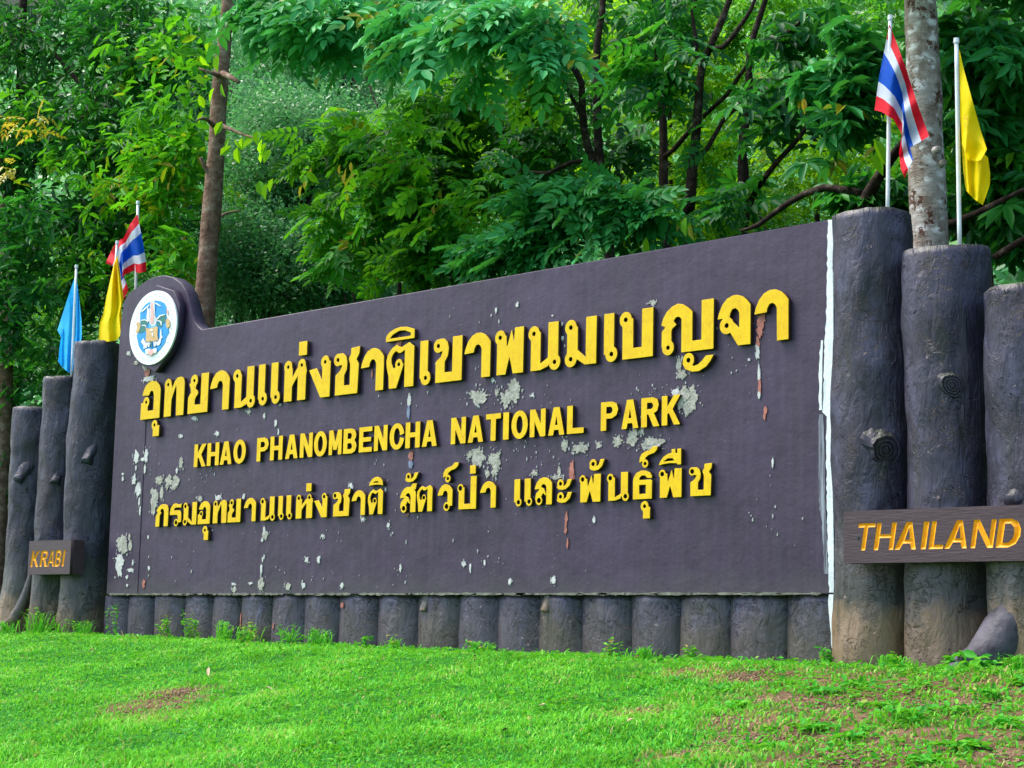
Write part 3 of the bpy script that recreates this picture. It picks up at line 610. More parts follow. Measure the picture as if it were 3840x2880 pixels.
# sealant stripe along the right end
def strip(pts, mat, name, par, y=-.006):
    L_ = [D(a, y_) for a, b, y_ in pts]; R_ = [D(b, y_) for a, b, y_ in pts]
    V = []; n = len(pts)
    for l, r in zip(L_, R_): V += [(l[0], y, l[2]), (r[0], y, r[2]), (l[0], .0, l[2]), (r[0], 0., r[2])]
    F = []
    for i in range(n-1):
        b = 4*i; F += [(b, b+4, b+5, b+1), (b, b+2, b+6, b+4), (b+1, b+5, b+7, b+3)]
    return mesh(name, V, F, mat, par)
def ragged(pts, seed, amp=1.4):
    r_ = random.Random(seed); out_ = []
    for (a0, b0, y0), (a1, b1, y1) in zip(pts[:-1], pts[1:]):
        n = max(1, int((y1-y0)/9))
        for k in range(n): t = k/n; out_.append((a0+(a1-a0)*t+r_.uniform(-amp, amp), b0+(b1-b0)*t+r_.uniform(-.4, .4)*amp*.5, y0+(y1-y0)*t))
    out_.append(pts[-1]); return out_
strip(ragged([(1790, 1801, 475), (1788, 1801, 520), (1788, 1801, 600), (1785, 1801, 690), (1782, 1801, 740), (1780, 1801, 830), (1778, 1801, 890), (1786, 1801, 900), (1786, 1801, 1000), (1788, 1801, 1100), (1790, 1802, 1200), (1792, 1802, 1280)], 1), M['sealant'], 'sealant_stripe', sign)
strip(ragged([(1792, 1804, 1284), (1791, 1804, 1310), (1795, 1804, 1350), (1799, 1805, 1400)], 2, .8), M['sealant'], 'sealant_stripe', sign, -.012)
strip(ragged([(1774, 1778, 735), (1770, 1777, 780), (1770, 1776, 886)], 5, 1.2), M['sealant'], 'sealant_smear', sign, -.004)
strip(ragged([(1770, 1779, 895), (1768, 1782, 980), (1769, 1783, 1080), (1776, 1786, 1130), (1782, 1789, 1240)], 6, 1.4), M['smear'], 'sealant_smear', sign, -.0035)

# ---- raised letters
def put(ch, x0, x1, zb, h, depth=.035, mat='yellow', thin=0., name='letter', ringk=1., bevel=.002):
    gx, gz, f = glyph_field(ch, x0, x1, zb, h, thin, ringk=ringk)
    lp = contours(gx, gz, f)
    return plate(name, lp, -depth-.004, depth, M[mat], sign, bevel=bevel, side=M['edge'])
def zo(ox, oy, s): return lambda x, y: P(ox+x/s, oy+y/s, -.037)
# line 1 : common baseline and height
z1 = zo(500, 1300, 3.16); z2 = zo(1100, 1180, 3.16); z3 = zo(1700, 1120, 3.16); z4 = zo(2300, 1050, 3.16)
B1 = (z1(95, 870)[2]+z4(1940, 720)[2])/2
B1l, B1r = z1(95, 870), z4(1940, 720)
T1l, T1r = z1(210, 405), z4(1890, 115)
def lin(a, b, x): return a[2]+(b[2]-a[2])*(x-a[0])/(b[0]-a[0])
L1 = [(z1, 'อ', 95, 320, 620), (z1, 'ท', 355, 602, 620), (z1, 'ย', 650, 885, 600), (z1, 'า', 905, 1135, 600), (z1, 'น', 1170, 1455, 560), (z1, 'เ', 1480, 1600, 500), (z1, 'เ', 1630, 1755, 480), (z1, 'ห', 1770, 2052, 450),
      (z2, 'ง', 185, 445, 750), (z2, 'ช', 465, 782, 720), (z2, 'า', 800, 1072, 660), (z2, 'ต', 1100, 1435, 630), (z2, 'เ', 1500, 1645, 580), (z2, 'ข', 1650, 2000, 540), (z3, 'า', 130, 440, 680), (z3, 'พ', 475, 832, 640), (z3, 'น', 875, 1290, 600), (z3, 'ม', 1310, 1697, 540), (z3, 'เ', 1785, 1970, 480),
      (z4, 'บ', 60, 472, 660), (z4, 'ญ', 568, 1190, 600), (z4, 'จ', 1235, 1627, 480), (z4, 'า', 1670, 2077, 400)]
for zf, ch, xa, xb, ym in L1:
    a_, b_ = zf(xa, ym), zf(xb, ym); xm = (a_[0]+b_[0])/2
    zb = lin(B1l, B1r, xm); h_ = lin(T1l, T1r, xm)-zb
    put(ch, a_[0], b_[0], zb, h_)
def mark(zf, ch, xa, xb, ya, yb, thin=0.):
    # ya top, yb bottom at the middle of the mark
    a_, b_ = zf(xa, (ya+yb)/2), zf(xb, (ya+yb)/2); m_ = (xa+xb)/2
    zb, zt = zf(m_, yb)[2], zf(m_, ya)[2]
    put(ch, a_[0], b_[0], zb, zt-zb, thin=thin, name='letter_mark')
mark(z1, 'ุ', 198, 312, 870, 1063); mark(z2, '่', 68, 165, 318, 482); mark(z2, 'ิ', 1100, 1438, 146, 302)
# line 2
e1 = zo(650, 1500, 2.212); e2 = zo(1600, 1430, 2.212)
Bl, Br, Tl, Tr = e1(175, 555), e2(1955, 365), e1(175, 372), e2(1955, 125)
for zf, tx in ((e1, [('K', 172, 268), ('H', 280, 376), ('A', 388, 482), ('O', 498, 598), ('P', 692, 787), ('H', 803, 903), ('A', 930, 1030), ('N', 1050, 1152), ('O', 1166, 1270), ('M', 1290, 1393), ('B', 1410, 1517), ('E', 1540, 1645), ('N', 1665, 1772), ('C', 1793, 1908), ('H', 1925, 2042), ('A', 2063, 2183)]),
               (e2, [('N', 203, 322), ('A', 345, 467), ('T', 492, 612), ('I', 635, 679), ('O', 704, 836), ('N', 857, 983), ('A', 1010, 1140), ('L', 1165, 1300), ('P', 1445, 1585), ('A', 1617, 1753), ('R', 1780, 1927), ('K', 1950, 2098)])):
    for ch, xa, xb in tx:
        ym = 460 if zf is e1 else 350
        a_, b_ = zf(xa, ym-xa*.09), zf(xb, ym-xb*.09); xm = (a_[0]+b_[0])/2
        zb = lin(Bl, Br, xm); put(ch, a_[0], b_[0], zb, lin(Tl, Tr, xm)-zb, .03, thin=-.002, bevel=0.)
# line 3
g1 = zo(540, 1780, 3.16); g2 = zo(1140, 1720, 2.911); g3 = zo(1880, 1660, 2.6976)
Bl, Br = g1(140, 620), g3(2030, 540); Tl, Tr = g1(200, 348), g3(1990, 240)
L3 = [(g1, [('ก', 135, 287), ('ร', 303, 442), ('ม', 448, 622), ('อ', 635, 782), ('ท', 803, 977), ('ย', 988, 1142), ('า', 1175, 1322), ('น', 1358, 1563), ('เ', 1583, 1667), ('เ', 1678, 1767), ('ห', 1778, 1997)], 430),
      (g2, [('ง', 105, 257), ('ช', 293, 502), ('า', 513, 667), ('ต', 690, 862), ('ส', 1038, 1217), ('ต', 1223, 1402), ('ว', 1450, 1617), ('ป', 1650, 1877), ('า', 1912, 2092)], 450),
      (g3, [('เ', 125, 222), ('เ', 230, 330), ('ล', 330, 512), ('พ', 765, 1002), ('น', 1048, 1307), ('ธ', 1325, 1522), ('พ', 1567, 1822), ('ช', 1878, 2130)], 450)]
for zf, tx, ym in L3:
    for ch, xa, xb in tx:
        a_, b_ = zf(xa, ym), zf(xb, ym); xm = (a_[0]+b_[0])/2
        zb = lin(Bl, Br, xm); h_ = lin(Tl, Tr, xm)-zb
        put(ch, a_[0], b_[0], zb, h_, .03, thin=.002, ringk=1.45)
for m_ in ((g1, 'ุ', 683, 767, 608, 777), (g1, '่', 1923, 1987, 102, 200), (g2, 'i', 710, 867, 198, 298), (g2, 'ั', 1098, 1250, 145, 258), (g2, '์', 1518, 1690, 45, 262), (g2, '่', 1812, 1877, 72, 166),
           (g3, 'ั', 553, 717, 362, 480), (g3, 'ั', 553, 717, 492, 612), (g3, 'ั', 883, 1047, 158, 285), (g3, '์', 1395, 1585, 40, 256), (g3, 'ุ', 1398, 1512, 590, 770), (g3, 'ื', 1593, 1822, 66, 228)):
    mark(*m_, thin=.001)

# ---- emblem
_e0, _e1, _e2, _e3 = P(486, 1228, -.1), P(661, 1231, -.1), P(571, 1092, -.1), P(574, 1366, -.1)
EX, EZ, ER = (_e0[0]+_e1[0])/2, (_e2[2]+_e3[2])/2, (_e2[2]-_e3[2])/2*1.0
emb = plate('emblem', [[(EX-.30, EZ+.34), (EX, EZ+.44), (EX+.30, EZ+.35), (EX+.43, EZ+.20), (EX+.42, EZ-.05), (EX+.30, EZ-.28), (EX+.05, EZ-.46), (EX-.28, EZ-.33), (EX-.41, EZ-.05), (EX-.41, EZ+.18)]], -.078, .074, M['wall'], sign, bevel=.006)
def disc(name, rx, rz, cx, cz, y, d, mat, n=48): return plate(name, [ell(EX+cx, EZ+cz, rx, rz, n)], y, d, M[mat], emb)
emb_par = emb
disc('emblem_disc', (_e1[0]-_e0[0])/2, ER, 0, 0, -.098, .018, 'emb_white')
def ep(x, y):   # zoomed photo position -> emblem plane
    p = P(440+x/3.95, 1000+y/3.95, -.1); return p[0], p[2]
def emb_poly(name, pts, mat, lvl): plate(name, [[ep(*q) for q in pts]], -.1-.002*lvl, .0018, M[mat], emb)
emb_poly('emblem_field', [(340, 690), (370, 620), (420, 560), (480, 520), (560, 500), (640, 510), (700, 540), (730, 600), (720, 700), (740, 760), (730, 850), (760, 920), (770, 970), (720, 1060), (710, 1120), (640, 1220), (590, 1265), (430, 1300), (370, 1260), (320, 1180), (300, 1090), (285, 1020), (320, 980), (350, 900), (340, 800)], 'emb_blue', 1)
emb_poly('emblem_leaf', [(585, 780), (640, 722), (728, 716), (720, 800), (690, 850), (640, 830)], 'emb_green', 2)
emb_poly('emblem_leaf', [(352, 790), (420, 785), (470, 830), (440, 880), (350, 858)], 'emb_green', 2)
emb_poly('emblem_leaf', [(350, 870), (420, 880), (420, 950), (370, 980), (320, 990)], 'emb_green', 2)
emb_poly('emblem_leaf', [(590, 820), (650, 830), (680, 880), (640, 900), (600, 870)], 'emb_green', 2)
emb_poly('emblem_figure', [(492, 500), (515, 520), (535, 500), (560, 510), (565, 640), (572, 740), (596, 790), (580, 850), (560, 880), (506, 880), (482, 840), (468, 770), (474, 650), (492, 600)], 'emb_grey', 3)
emb_poly('emblem_figure', [(455, 600), (478, 640), (480, 800), (455, 830), (440, 760), (450, 680)], 'emb_white', 4)
emb_poly('emblem_antler', [(365, 660), (420, 610), (485, 560), (485, 575), (430, 625), (380, 672)], 'emb_white', 4)
emb_poly('emblem_antler', [(575, 530), (655, 580), (645, 590), (570, 550)], 'emb_white', 4)
emb_poly('emblem_antler', [(590, 770), (640, 720), (710, 705), (712, 718), (650, 735), (600, 785)], 'emb_white', 4)
emb_poly('emblem_antler', [(600, 790), (660, 810), (670, 870), (655, 870), (645, 820), (600, 803)], 'emb_white', 4)
emb_poly('emblem_antler', [(360, 790), (420, 780), (460, 810), (455, 820), (420, 795), (365, 802)], 'emb_white', 4)
emb_poly('emblem_antler', [(370, 865), (420, 862), (440, 890), (430, 895), (412, 875), (375, 878)], 'emb_white', 4)
emb_poly('emblem_pedestal', [(430, 905), (470, 918), (600, 886), (614, 905), (606, 1010), (618, 1088), (560, 1106), (428, 1115), (440, 1000)], 'emb_gold', 5)
emb_poly('emblem_ribbon', [(395, 1060), (410, 1100), (425, 1130), (495, 1130), (500, 1150), (450, 1165), (440, 1205), (395, 1215), (400, 1170), (360, 1110)], 'emb_white', 4)
emb_poly('emblem_ribbon', [(545, 1130), (610, 1110), (640, 1060), (648, 930), (660, 930), (664, 1020), (684, 1048), (660, 1068), (645, 1140), (620, 1170), (560, 1155)], 'emb_white', 4)
emb_poly('emblem_leg', [(455, 1120), (495, 1120), (490, 1190), (460, 1190)], 'emb_grey', 5)
emb_poly('emblem_leg', [(545, 1112), (590, 1106), (585, 1180), (550, 1185)], 'emb_grey', 5)
emb_poly('emblem_stem', [(512, 1115), (526, 1115), (526, 1210), (512, 1210)], 'emb_green', 6)
emb_poly('emblem_figure', [(508, 540), (530, 535), (545, 600), (540, 700), (552, 760), (540, 840), (505, 842), (495, 770), (512, 700), (505, 620)], 'emb_rose', 4)
emb_poly('emblem_figure', [(548, 520), (560, 520), (566, 640), (560, 740), (550, 640)], 'emb_white', 5)
emb_poly('emblem_collar', [(470, 850), (500, 880), (560, 882), (600, 850), (604, 872), (560, 905), (490, 905)], 'emb_teal', 4)
emb_poly('emblem_ribbon', [(430, 1225), (480, 1215), (520, 1235), (570, 1210), (600, 1215), (590, 1270), (520, 1300), (430, 1290)], 'emb_white', 6)
emb_poly('emblem_flower', [(475, 1255), (510, 1225), (545, 1235), (555, 1270), (530, 1310), (495, 1315), (470, 1290)], 'emb_rose', 7)
emb_poly('emblem_flower', [(500, 940), (520, 925), (545, 935), (540, 955), (510, 958)], 'emb_white', 7)
emb_poly('emblem_mark', [(525, 985), (550, 980), (545, 1040), (525, 1010)], 'emb_white', 7)
emb_poly('emblem_beast', [(285, 850), (310, 820), (345, 830), (350, 880), (330, 950), (290, 990), (280, 960), (300, 900)], 'emb_gold', 3)
emb_poly('emblem_beast', [(725, 790), (750, 760), (780, 800), (785, 880), (750, 920), (725, 870)], 'emb_gold', 3)
emb_poly('emblem_beast', [(735, 620), (755, 640), (760, 720), (740, 700)], 'emb_rose', 3)
# small pale characters round the rim
parts = []
for k in range(44):
    t = math.pi*2*k/44
    if 0.42 < abs((t+math.pi/2) % (2*math.pi)-math.pi)/math.pi < .58 and False: continue
    cx, cz = EX+ER*.88*math.sin(t), EZ+ER*.88*math.cos(t)
    for q in range(2):
        dx = rr.uniform(-.009, .009); dz = rr.uniform(-.009, .009)
        parts.append(box(cx+dx-.006, cx+dx+.006, -.1005, -.0985, cz+dz-.003, cz+dz+.003))
V_, F_ = join(parts); tag(mesh('emblem_lettering', V_, F_, simple('pale_teal_print', (.42, .62, .58)), emb), kind='stuff')

# ------------------------------------------------------------------ logs
def log_mesh(name, x, y, z0, z1, rad, mat, parent, seed, nseg=44, flare=.0, lean=(0, 0), dome=.05, amp=.018, tilt=0., flat=1.):
    nz = max(8, int((z1-z0)/.05)); V, F = [], []
    for i in range(nz+1):
        t = i/nz; zc = z0+(z1-z0)*t
        for j in range(nseg):
            th = 2*math.pi*j/nseg
            d = Vector((math.cos(th), math.sin(th), 0)); q = Vector((x, y, zc))+d*rad
            n1 = mnoise.fractal(Vector((q.x*2.6+seed*7, q.y*2.6, q.z*1.5)), 1, 2, 5)
            n2 = mnoise.ridged_multi_fractal(Vector((q.x*7+seed, q.y*7, q.z*5)), 1, 2, 3, 1, 2)
            r_ = rad*(1+flare*max(0, 1-t*2.2)**2)+amp*1.6*n1+amp*.9*mnoise.noise(Vector((q.x*1.3+seed*3, q.y*1.3, q.z*.8)))+amp*.22*(n2-1)
            edge = min(1, (1-t)*nz/2.2)
            r_ *= 1 if flat < 1 else .985+.015*math.sqrt(edge)
            zt = zc+(tilt*math.cos(th)*rad if i == nz else 0)
            V.append((x+lean[0]*t+d.x*r_, y+lean[1]*t+d.y*r_*flat, zt+(amp*n1*.8 if i == nz else 0)))
    for i in range(nz):
        for j in range(nseg): F.append((i*nseg+j, i*nseg+(j+1) % nseg, (i+1)*nseg+(j+1) % nseg, (i+1)*nseg+j))
    # domed rough cap
    last = nz*nseg; nr = 4
    for k in range(1, nr):
        for j in range(nseg):
            a_ = V[last+j]; f_ = 1-k/nr
            cx, cy = x+lean[0], y+lean[1]
            V.append((cx+(a_[0]-cx)*f_, cy+(a_[1]-cy)*f_, a_[2]*f_+(z1+dome)*(1-f_)+dome*.5*math.sin(f_*math.pi)+.012*mnoise.noise(Vector((a_[0]*f_*9, a_[1]*9, k)))))
    V.append((x+lean[0], y+lean[1], z1+dome)); top = len(V)-1
    for k in range(nr-1):
        s0 = last if k == 0 else last+nseg*k; s1 = last+nseg*(k+1)
        for j in range(nseg): F.append((s0+j, s0+(j+1) % nseg, s1+(j+1) % nseg, s1+j))
    s0 = last+nseg*(nr-1)
    for j in range(nseg): F.append((s0+j, s0+(j+1) % nseg, top))
    return mesh(name, V, F, mat, parent, smooth=True)
def stub(parent, base, direction, length, r, rings=True):
    """a sawn branch stub with a flat face showing growth rings"""
    d = Vector(direction).normalized(); b = Vector(base); a_ = d.orthogonal().normalized(); c_ = d.cross(a_)
    V, F = [], []; n = 26
    prof = [(-.12, 1.7), (-.03, 1.45), (0, 1.22), (length*.4, 1.04), (length-.012, 1.0), (length, .93)]
    if rings: prof += [(length+.000, .80), (length-.012, .77), (length+.001, .72), (length+.002, .54), (length-.010, .50), (length+.001, .46), (length+.002, .30), (length-.008, .27), (length+.002, .22)]
    for (h_, k) in prof:
        for j in range(n):
            t = 2*math.pi*j/n; rr_ = r*k*(1+.22*mnoise.noise(Vector((math.cos(t)*1.1, math.sin(t)*1.1, b.x*3)))+.07*mnoise.noise(Vector((math.cos(t)*4, math.sin(t)*4, h_*30))))
            V.append(b+d*h_+(a_*math.cos(t)+c_*math.sin(t)*1.12)*rr_)
    for i in range(len(prof)-1):
        for j in range(n): F.append((i*n+j, i*n+(j+1) % n, (i+1)*n+(j+1) % n, (i+1)*n+j))
    F.append(tuple((len(prof)-1)*n+j for j in range(n)))
    return mesh('branch_stub', [tuple(v) for v in V], F, M['log'], parent, smooth=not rings)
TO_CAM = lambda p: Vector(CAM)-Vector(p)
def tall_log(cpx, y, ztop_px, rad, label, seed, flare=0., mid=1000, ground=None):
    c = D(cpx, mid, y); z0 = -.62; z1 = D(cpx, ztop_px, y)[2]
    r_ = empty('log_post', (c[0], c[1], z0), label, 'log post', 'tall concrete log posts flanking the sign')
    log_mesh('log_body', c[0], c[1], z0, z1-.02, rad, M['log'], r_, seed, 64, flare, dome=.02)
    return r_, c, z1
# right-hand group
r1, c1, zt1 = tall_log(1888, .06, 462, .27, 'tallest dark concrete log post, right beside the white stripe of the sign wall', 1)
r2, c2, zt2 = tall_log(2050, .02, 540, .285, 'concrete log post with ringed knot, behind the middle of the orange-lettered plank', 2)
r3, c3, zt3 = tall_log(2232, -.02, 622, .29, 'lowest concrete log post with spreading root foot at the right edge', 3, .04)
def on_log(c, rad, px, py):   # point on the log surface seen at px,py
    d = _f + _r*(px*K-1920)/FPX - _u*(py*K-1440)/FPX
    o = CAM[:2]-c[:2]; A_ = d[0]**2+d[1]**2; B_ = o@d[:2]; C_ = o@o-rad*rad; q = B_*B_-A_*C_
    t = (-B_-math.sqrt(max(q, 0)))/A_; p = CAM+t*d; n = Vector((p[0]-c[0], p[1]-c[1], 0)).normalized(); return p, n
p, n = on_log(c1, .27, 1908, 968); stub(r1, p-np.array(n)*.03, n+Vector((.35, -.1, -.35)), .06, .10)
p, n = on_log(c2, .285, 2056, 830); stub(r2, p-np.array(n)*.03, n+Vector((.25, -.1, -.25)), .045, .072)
p, n = on_log(c3, .29, 2188, 1078); stub(r3, p-np.array(n)*.02, n+Vector((-.3, 0, -.5)), .04, .05, False)
rt = D(2185, 1330, -.30); rb = D(2105, 1438, -.55)
V_, F_ = tube([D(2222, 1225, -.10), D(2206, 1300, -.14), D(2178, 1365, -.20), D(2138, 1412, -.32), D(2090, 1440, -.46), D(2050, 1475, -.58)], [.10, .13, .145, .13, .10, .06], 20, .28, 4)
mesh('root', V_, F_, M['root'], r3, smooth=True)
# left-hand group
l3, d3, _ = tall_log(196, .10, 742, .262, 'concrete log post with knot, touching the left end of the sign wall', 4, .10, 1050)
l2, d2, _ = tall_log(131, .10, 818, .245, 'middle concrete log post of the three left of the emblem, behind the KRABI plank', 5, .05, 1050)
l1, d1, _ = tall_log(66, .08, 882, .235, 'shortest leftmost concrete log post with root running out at its foot', 6, .22, 1050)
p, n = on_log(d3, .262, 192, 985); stub(l3, p-np.array(n)*.05, n+Vector((-.2, -.3, -1.3)), .10, .062, False)
p, n = on_log(d2, .245, 122, 1030); stub(l2, p-np.array(n)*.06, n+Vector((-.2, -.2, -1.4)), .10, .058, False)
p, n = on_log(d1, .235, 45, 1025); stub(l1, p-np.array(n)*.04, n+Vector((-.5, -.2, -1.3)), .10, .058, False)
V_, F_ = tube([D(72, 1225, -.05), D(60, 1275, -.09), D(42, 1318, -.14), D(20, 1350, -.22)], [.03, .05, .06, .06], 14, .12, 4)
mesh('root', V_, F_, M['log'], l1, smooth=True)

# short logs under the panel
BX = [353, 444, 535, 652, 758, 861, 978, 1096, 1222, 1370, 1517, 1679, 1823, 1976, 2134, 2317, 2503, 2688, 2895, 3133]
NOTE = ['beside the left tall posts', 'narrow and plain, second from the left end', 'third from the left end, weedy', 'fourth from the left end, behind weeds',
        'grey streaked, fifth from the left end', 'with a reddish vertical scratch at its middle', 'with a reddish scratch along its left edge', 'eighth from the left end, grassy foot', 'ninth from the left end, reddish chip',
        'dark, tenth from the left end', 'with a broken knot near its top left', 'twelfth from the left end, grey violet', 'thirteenth from the left end, yellowish foot', 'with dark slanted gash under its top', 'fifteenth from the left end', 'fifth from the right end, smooth',
        'fourth from the right end, mossy at the top', 'third from the right end', 'second from the right end', 'orange-stained, last before the white stripe']
for i in range(len(BX)-1):
    xa = P(BX[i], 2320, -.0)[0]; xb = P(BX[i+1], 2320, -.0)[0]; cx = (xa+xb)/2+.05; rad = (xb-xa)/2*1.13
    e = empty('short_log_post', (cx, .26, -.6), 'short concrete log under the sign panel, '+NOTE[i], 'log post', 'short concrete logs in a row under the sign panel')
    yc = rad*.62+.012
    log_mesh('log_body', cx, yc, -.62, -.004, rad, M['shortlog'], e, 20+i, 44, 0, dome=-.02, amp=.009, flat=.62)
    if i in (10, 13):
        p = P((BX[i]*.62+BX[i+1]*.38), 2262, -.02); stub(e, (p[0], .06, p[2]+.02), (-.15, -.45, -1.1), .10, .042, False)
for (px, py, hpx, wpx, i_) in ((884, 2325, 64, 11, 5), (979, 2300, 90, 7, 6), (1015, 2350, 26, 8, 6), (1272, 2270, 24, 16, 8)):
    p = P(px, py, -.01); wv = wpx*.0018; hv = hpx*.0022
    e = [o for o in C.objects if o.name.startswith('short_log_post')][i_]
    lp = rough_blob(p[0], p[2], wv, hv/2, px, .35, 20); lc = e.location.x; V = []
    # follow the curve of the log face
    rad = (P(BX[i_+1], 2320)[0]-P(BX[i_], 2320)[0])/2*1.13; cx = (P(BX[i_+1], 2320)[0]+P(BX[i_], 2320)[0])/2+.05
    def fy(x): return rad*.62+.012-.62*math.sqrt(max(.0, rad*rad-(x-cx)**2))-.012
    V = [(x, fy(x), z) for x, z in lp]+[(x, fy(x)+.02, z) for x, z in lp]; n_ = len(lp)
    mesh('scratch', V, [tuple(range(n_))]+[(i, (i+1) % n_, (i+1) % n_+n_, i+n_) for i in range(n_)], M['red'], e)
# dark back fill so that nothing shows between the short logs
mesh('footing', *box(-8.9, .02, .14, .34, -.62, -.004), M['shortlog'], sign)

# ------------------------------------------------------------------ name planks with carved lettering
def plank(name, label, corners, y, depth, letters, shear, H_, zb, step, ext=None):
    (x0, z0), (x1, z1) = corners
    par = empty(name, ((x0+x1)/2, y, z0), label, 'name plank')
    loops = [[(x0, z0), (x1, z0), (x1, z1), (x0, z1)]]; grooves = []
    for ch, xa, xb in letters:
        gx, gz, f = glyph_field(ch, xa, xb, zb, H_, .0, shear, step)
        loops += contours(gx, gz, f)
        X, Z = np.meshgrid(gx, gz, indexing='ij'); near_ = f < step*1.5
        dep = np.where(f < 0, np.clip(-f*.7, 0, .018), 0)+.0015
        ids = -np.ones(f.shape, int); ids[near_] = np.arange(near_.sum())
        V = np.stack([X[near_], y+dep[near_], Z[near_]], 1)
        c = (ids[:-1, :-1] >= 0) & (ids[1:, :-1] >= 0) & (ids[1:, 1:] >= 0) & (ids[:-1, 1:] >= 0)
        F = np.stack([ids[:-1, :-1][c], ids[1:, :-1][c], ids[1:, 1:][c], ids[:-1, 1:][c]], 1)
        grooves.append((V, F))
    # solid back and a face sheet pierced by the letters
    fr = plate('board', loops, y, .034, M['plank'], par, bevel=.0)
    mesh('backing', *box(x0, x1, y+.034, y+depth, z0, z1), M['plank'], par)
    for V, F in grooves: mesh('letter', V, F, M['carved'], par, smooth=False)
    return par
TY = -.36
tz = lambda x, y: P(3120+x/3.072, 1850+y/3.072, TY)
c0 = D(1822, 1217, TY); c1_ = D(1824, 1105, TY); cr = D(2212, 1213, TY)
zb = tz(1200, 640)[2]; zt = tz(1200, 318)[2]
lt = []
for ch, xa, xb in [('T', 262, 452), ('H', 475, 703), ('A', 715, 992), ('I', 1015, 1078), ('L', 1107, 1275), ('A', 1287, 1580), ('N', 1590, 1852), ('D', 1880, 2150)]:
    lt.append((ch, tz(xa, 640)[0], tz(xb, 640)[0]))
# thinner strokes for the carved faces
def thinner(g, k): return g
G['T'] = ([rect(0, 1.05, .85, 1), rect(.36, .62, 0, 1)], [], []); G['H'] = ([rect(0, .24, 0, 1), rect(.76, 1, 0, 1), rect(0, 1, .44, .58)], [], [])
G['A'] = ([[(0, 0), (.36, 1), (.60, 1), (.90, 0), (.70, 0), (.62, .22), (.33, .22), (.22, 0)]], [], [[(.39, .36), (.59, .36), (.50, .80)]])
G['N'] = ([rect(0, .22, 0, 1), rect(.78, 1, 0, 1), [(0, 1), (.26, 1), (1, 0), (.74, 0)]], [], []); G['L'] = ([rect(0, .34, 0, 1), rect(0, 1, 0, .15)], [], [])
th = plank('name_plank', 'long dark plank carved THAILAND in orange italic letters across the right-hand log posts', ((c0[0], c0[2]), (cr[0]+.30, c1_[2]-.0)), TY, .11, lt, .17, zt-zb, zb, .0026)
KY = -.30
kz = lambda x, y: P(x/1.843, 1500+y/1.843, KY)
G['K'] = ([rect(0, .27, 0, 1), [(.2, .36), (.2, .50), (.70, 1), (1, 1), (.56, .54), (.98, 0), (.68, 0), (.36, .42)]], [], [])
zb = kz(320, 1152)[2]; zt = kz(320, 1040)[2]
kl = [(ch, kz(xa, 1150)[0], kz(xb, 1150)[0]) for ch, xa, xb in (('K', 208, 262), ('R', 270, 322), ('A', 328, 388), ('B', 372, 414), ('I', 423, 438))]
kl[2] = ('A', kz(322, 1150)[0], kz(374, 1150)[0])
ka, kb, kc = kz(190, 1207), kz(480, 1203), kz(190, 977)
plank('name_plank', 'small dark plank carved KRABI in orange italic letters on the left-hand log posts', ((ka[0], ka[2]), (kb[0], kc[2])), KY, .16, kl, .17, zt-zb, zb, .004)
for q in (c0,): mesh('bolt', *tube([tz(300, 510)+np.array([0, .004, 0]), tz(300, 510)+np.array([0, -.006, 0])], [.012, .010], 10), M['emb_ink'], th)

# ------------------------------------------------------------------ flags
def flagpole(top, bot, rad, label, y):
    t, b = D(*top, y), D(*bot, y); t = np.array([b[0]+(t[0]-b[0]), y, t[2]]); b = np.array([b[0], y, b[2]-.06])
    e = empty('flag', tuple(b), label, 'flag')
    V_, F_ = tube([b, (b+t)/2, t], [rad, rad, rad*.92], 12); mesh('pole', V_, F_, M['white'], e, smooth=True)
    V_, F_ = tube([t-np.array([0, 0, .004]), t+np.array([0, 0, .03])], [rad*1.35, rad*1.2], 12); mesh('pole_cap', V_, F_, M['white'], e)
    return e
def polyline(pts, t):
    A = np.array(pts, float); L = np.r_[0, np.cumsum(np.hypot(*np.diff(A, axis=0).T))]; L /= L[-1]
    return np.stack([np.interp(t, L, A[:, 0]), np.interp(t, L, A[:, 1])], -1)
def cloth(par, name, top, bottom, hoist, fly, y0, amp, folds, mat, ph=0., dy=(0, 0, 0, 0), n=40):
    """Coons patch: top/bottom run hoist->fly, hoist/fly run top->bottom (display pixels); folds push it in depth"""
    u = np.linspace(0, 1, n); v = np.linspace(0, 1, n)
    T_, B_, H_, Fl = polyline(top, u), polyline(bottom, u), polyline(hoist, v), polyline(fly, v)
    Uu, Vv = np.meshgrid(u, v, indexing='ij'); U3, V3 = Uu[..., None], Vv[..., None]
    Q = (1-V3)*T_[:, None]+V3*B_[:, None]+(1-U3)*H_[None]+U3*Fl[None]-((1-U3)*(1-V3)*T_[0]+U3*(1-V3)*T_[-1]+(1-U3)*V3*B_[0]+U3*V3*B_[-1])
    W = np.empty((n, n, 3))
    for i in range(n):
        for j in range(n):
            uu, vv = u[i], v[j]
            yy = y0+dy[0]*(1-uu)*(1-vv)+dy[1]*uu*(1-vv)+dy[2]*(1-uu)*vv+dy[3]*uu*vv+amp*math.sin(uu*folds*math.pi+ph+vv*1.7)*min(1, (uu+vv)*1.2+.15)+amp*.4*math.sin(vv*7+uu*11+ph)
            W[i, j] = D(Q[i, j, 0], Q[i, j, 1], yy)
    ids = np.arange(n*n).reshape(n, n)
    F = np.stack([ids[:-1, :-1].ravel(), ids[1:, :-1].ravel(), ids[1:, 1:].ravel(), ids[:-1, 1:].ravel()], 1)
    V2 = W.reshape(-1, 3)
    return mesh(name, V2, F, M[mat], par, smooth=True, rnd=Vv.ravel(), attr='hoist')
Y1 = .06
f1 = flagpole((1923, 42), (1917, 455), .014, 'striped red, white and blue flag above the tallest log post at right', Y1)
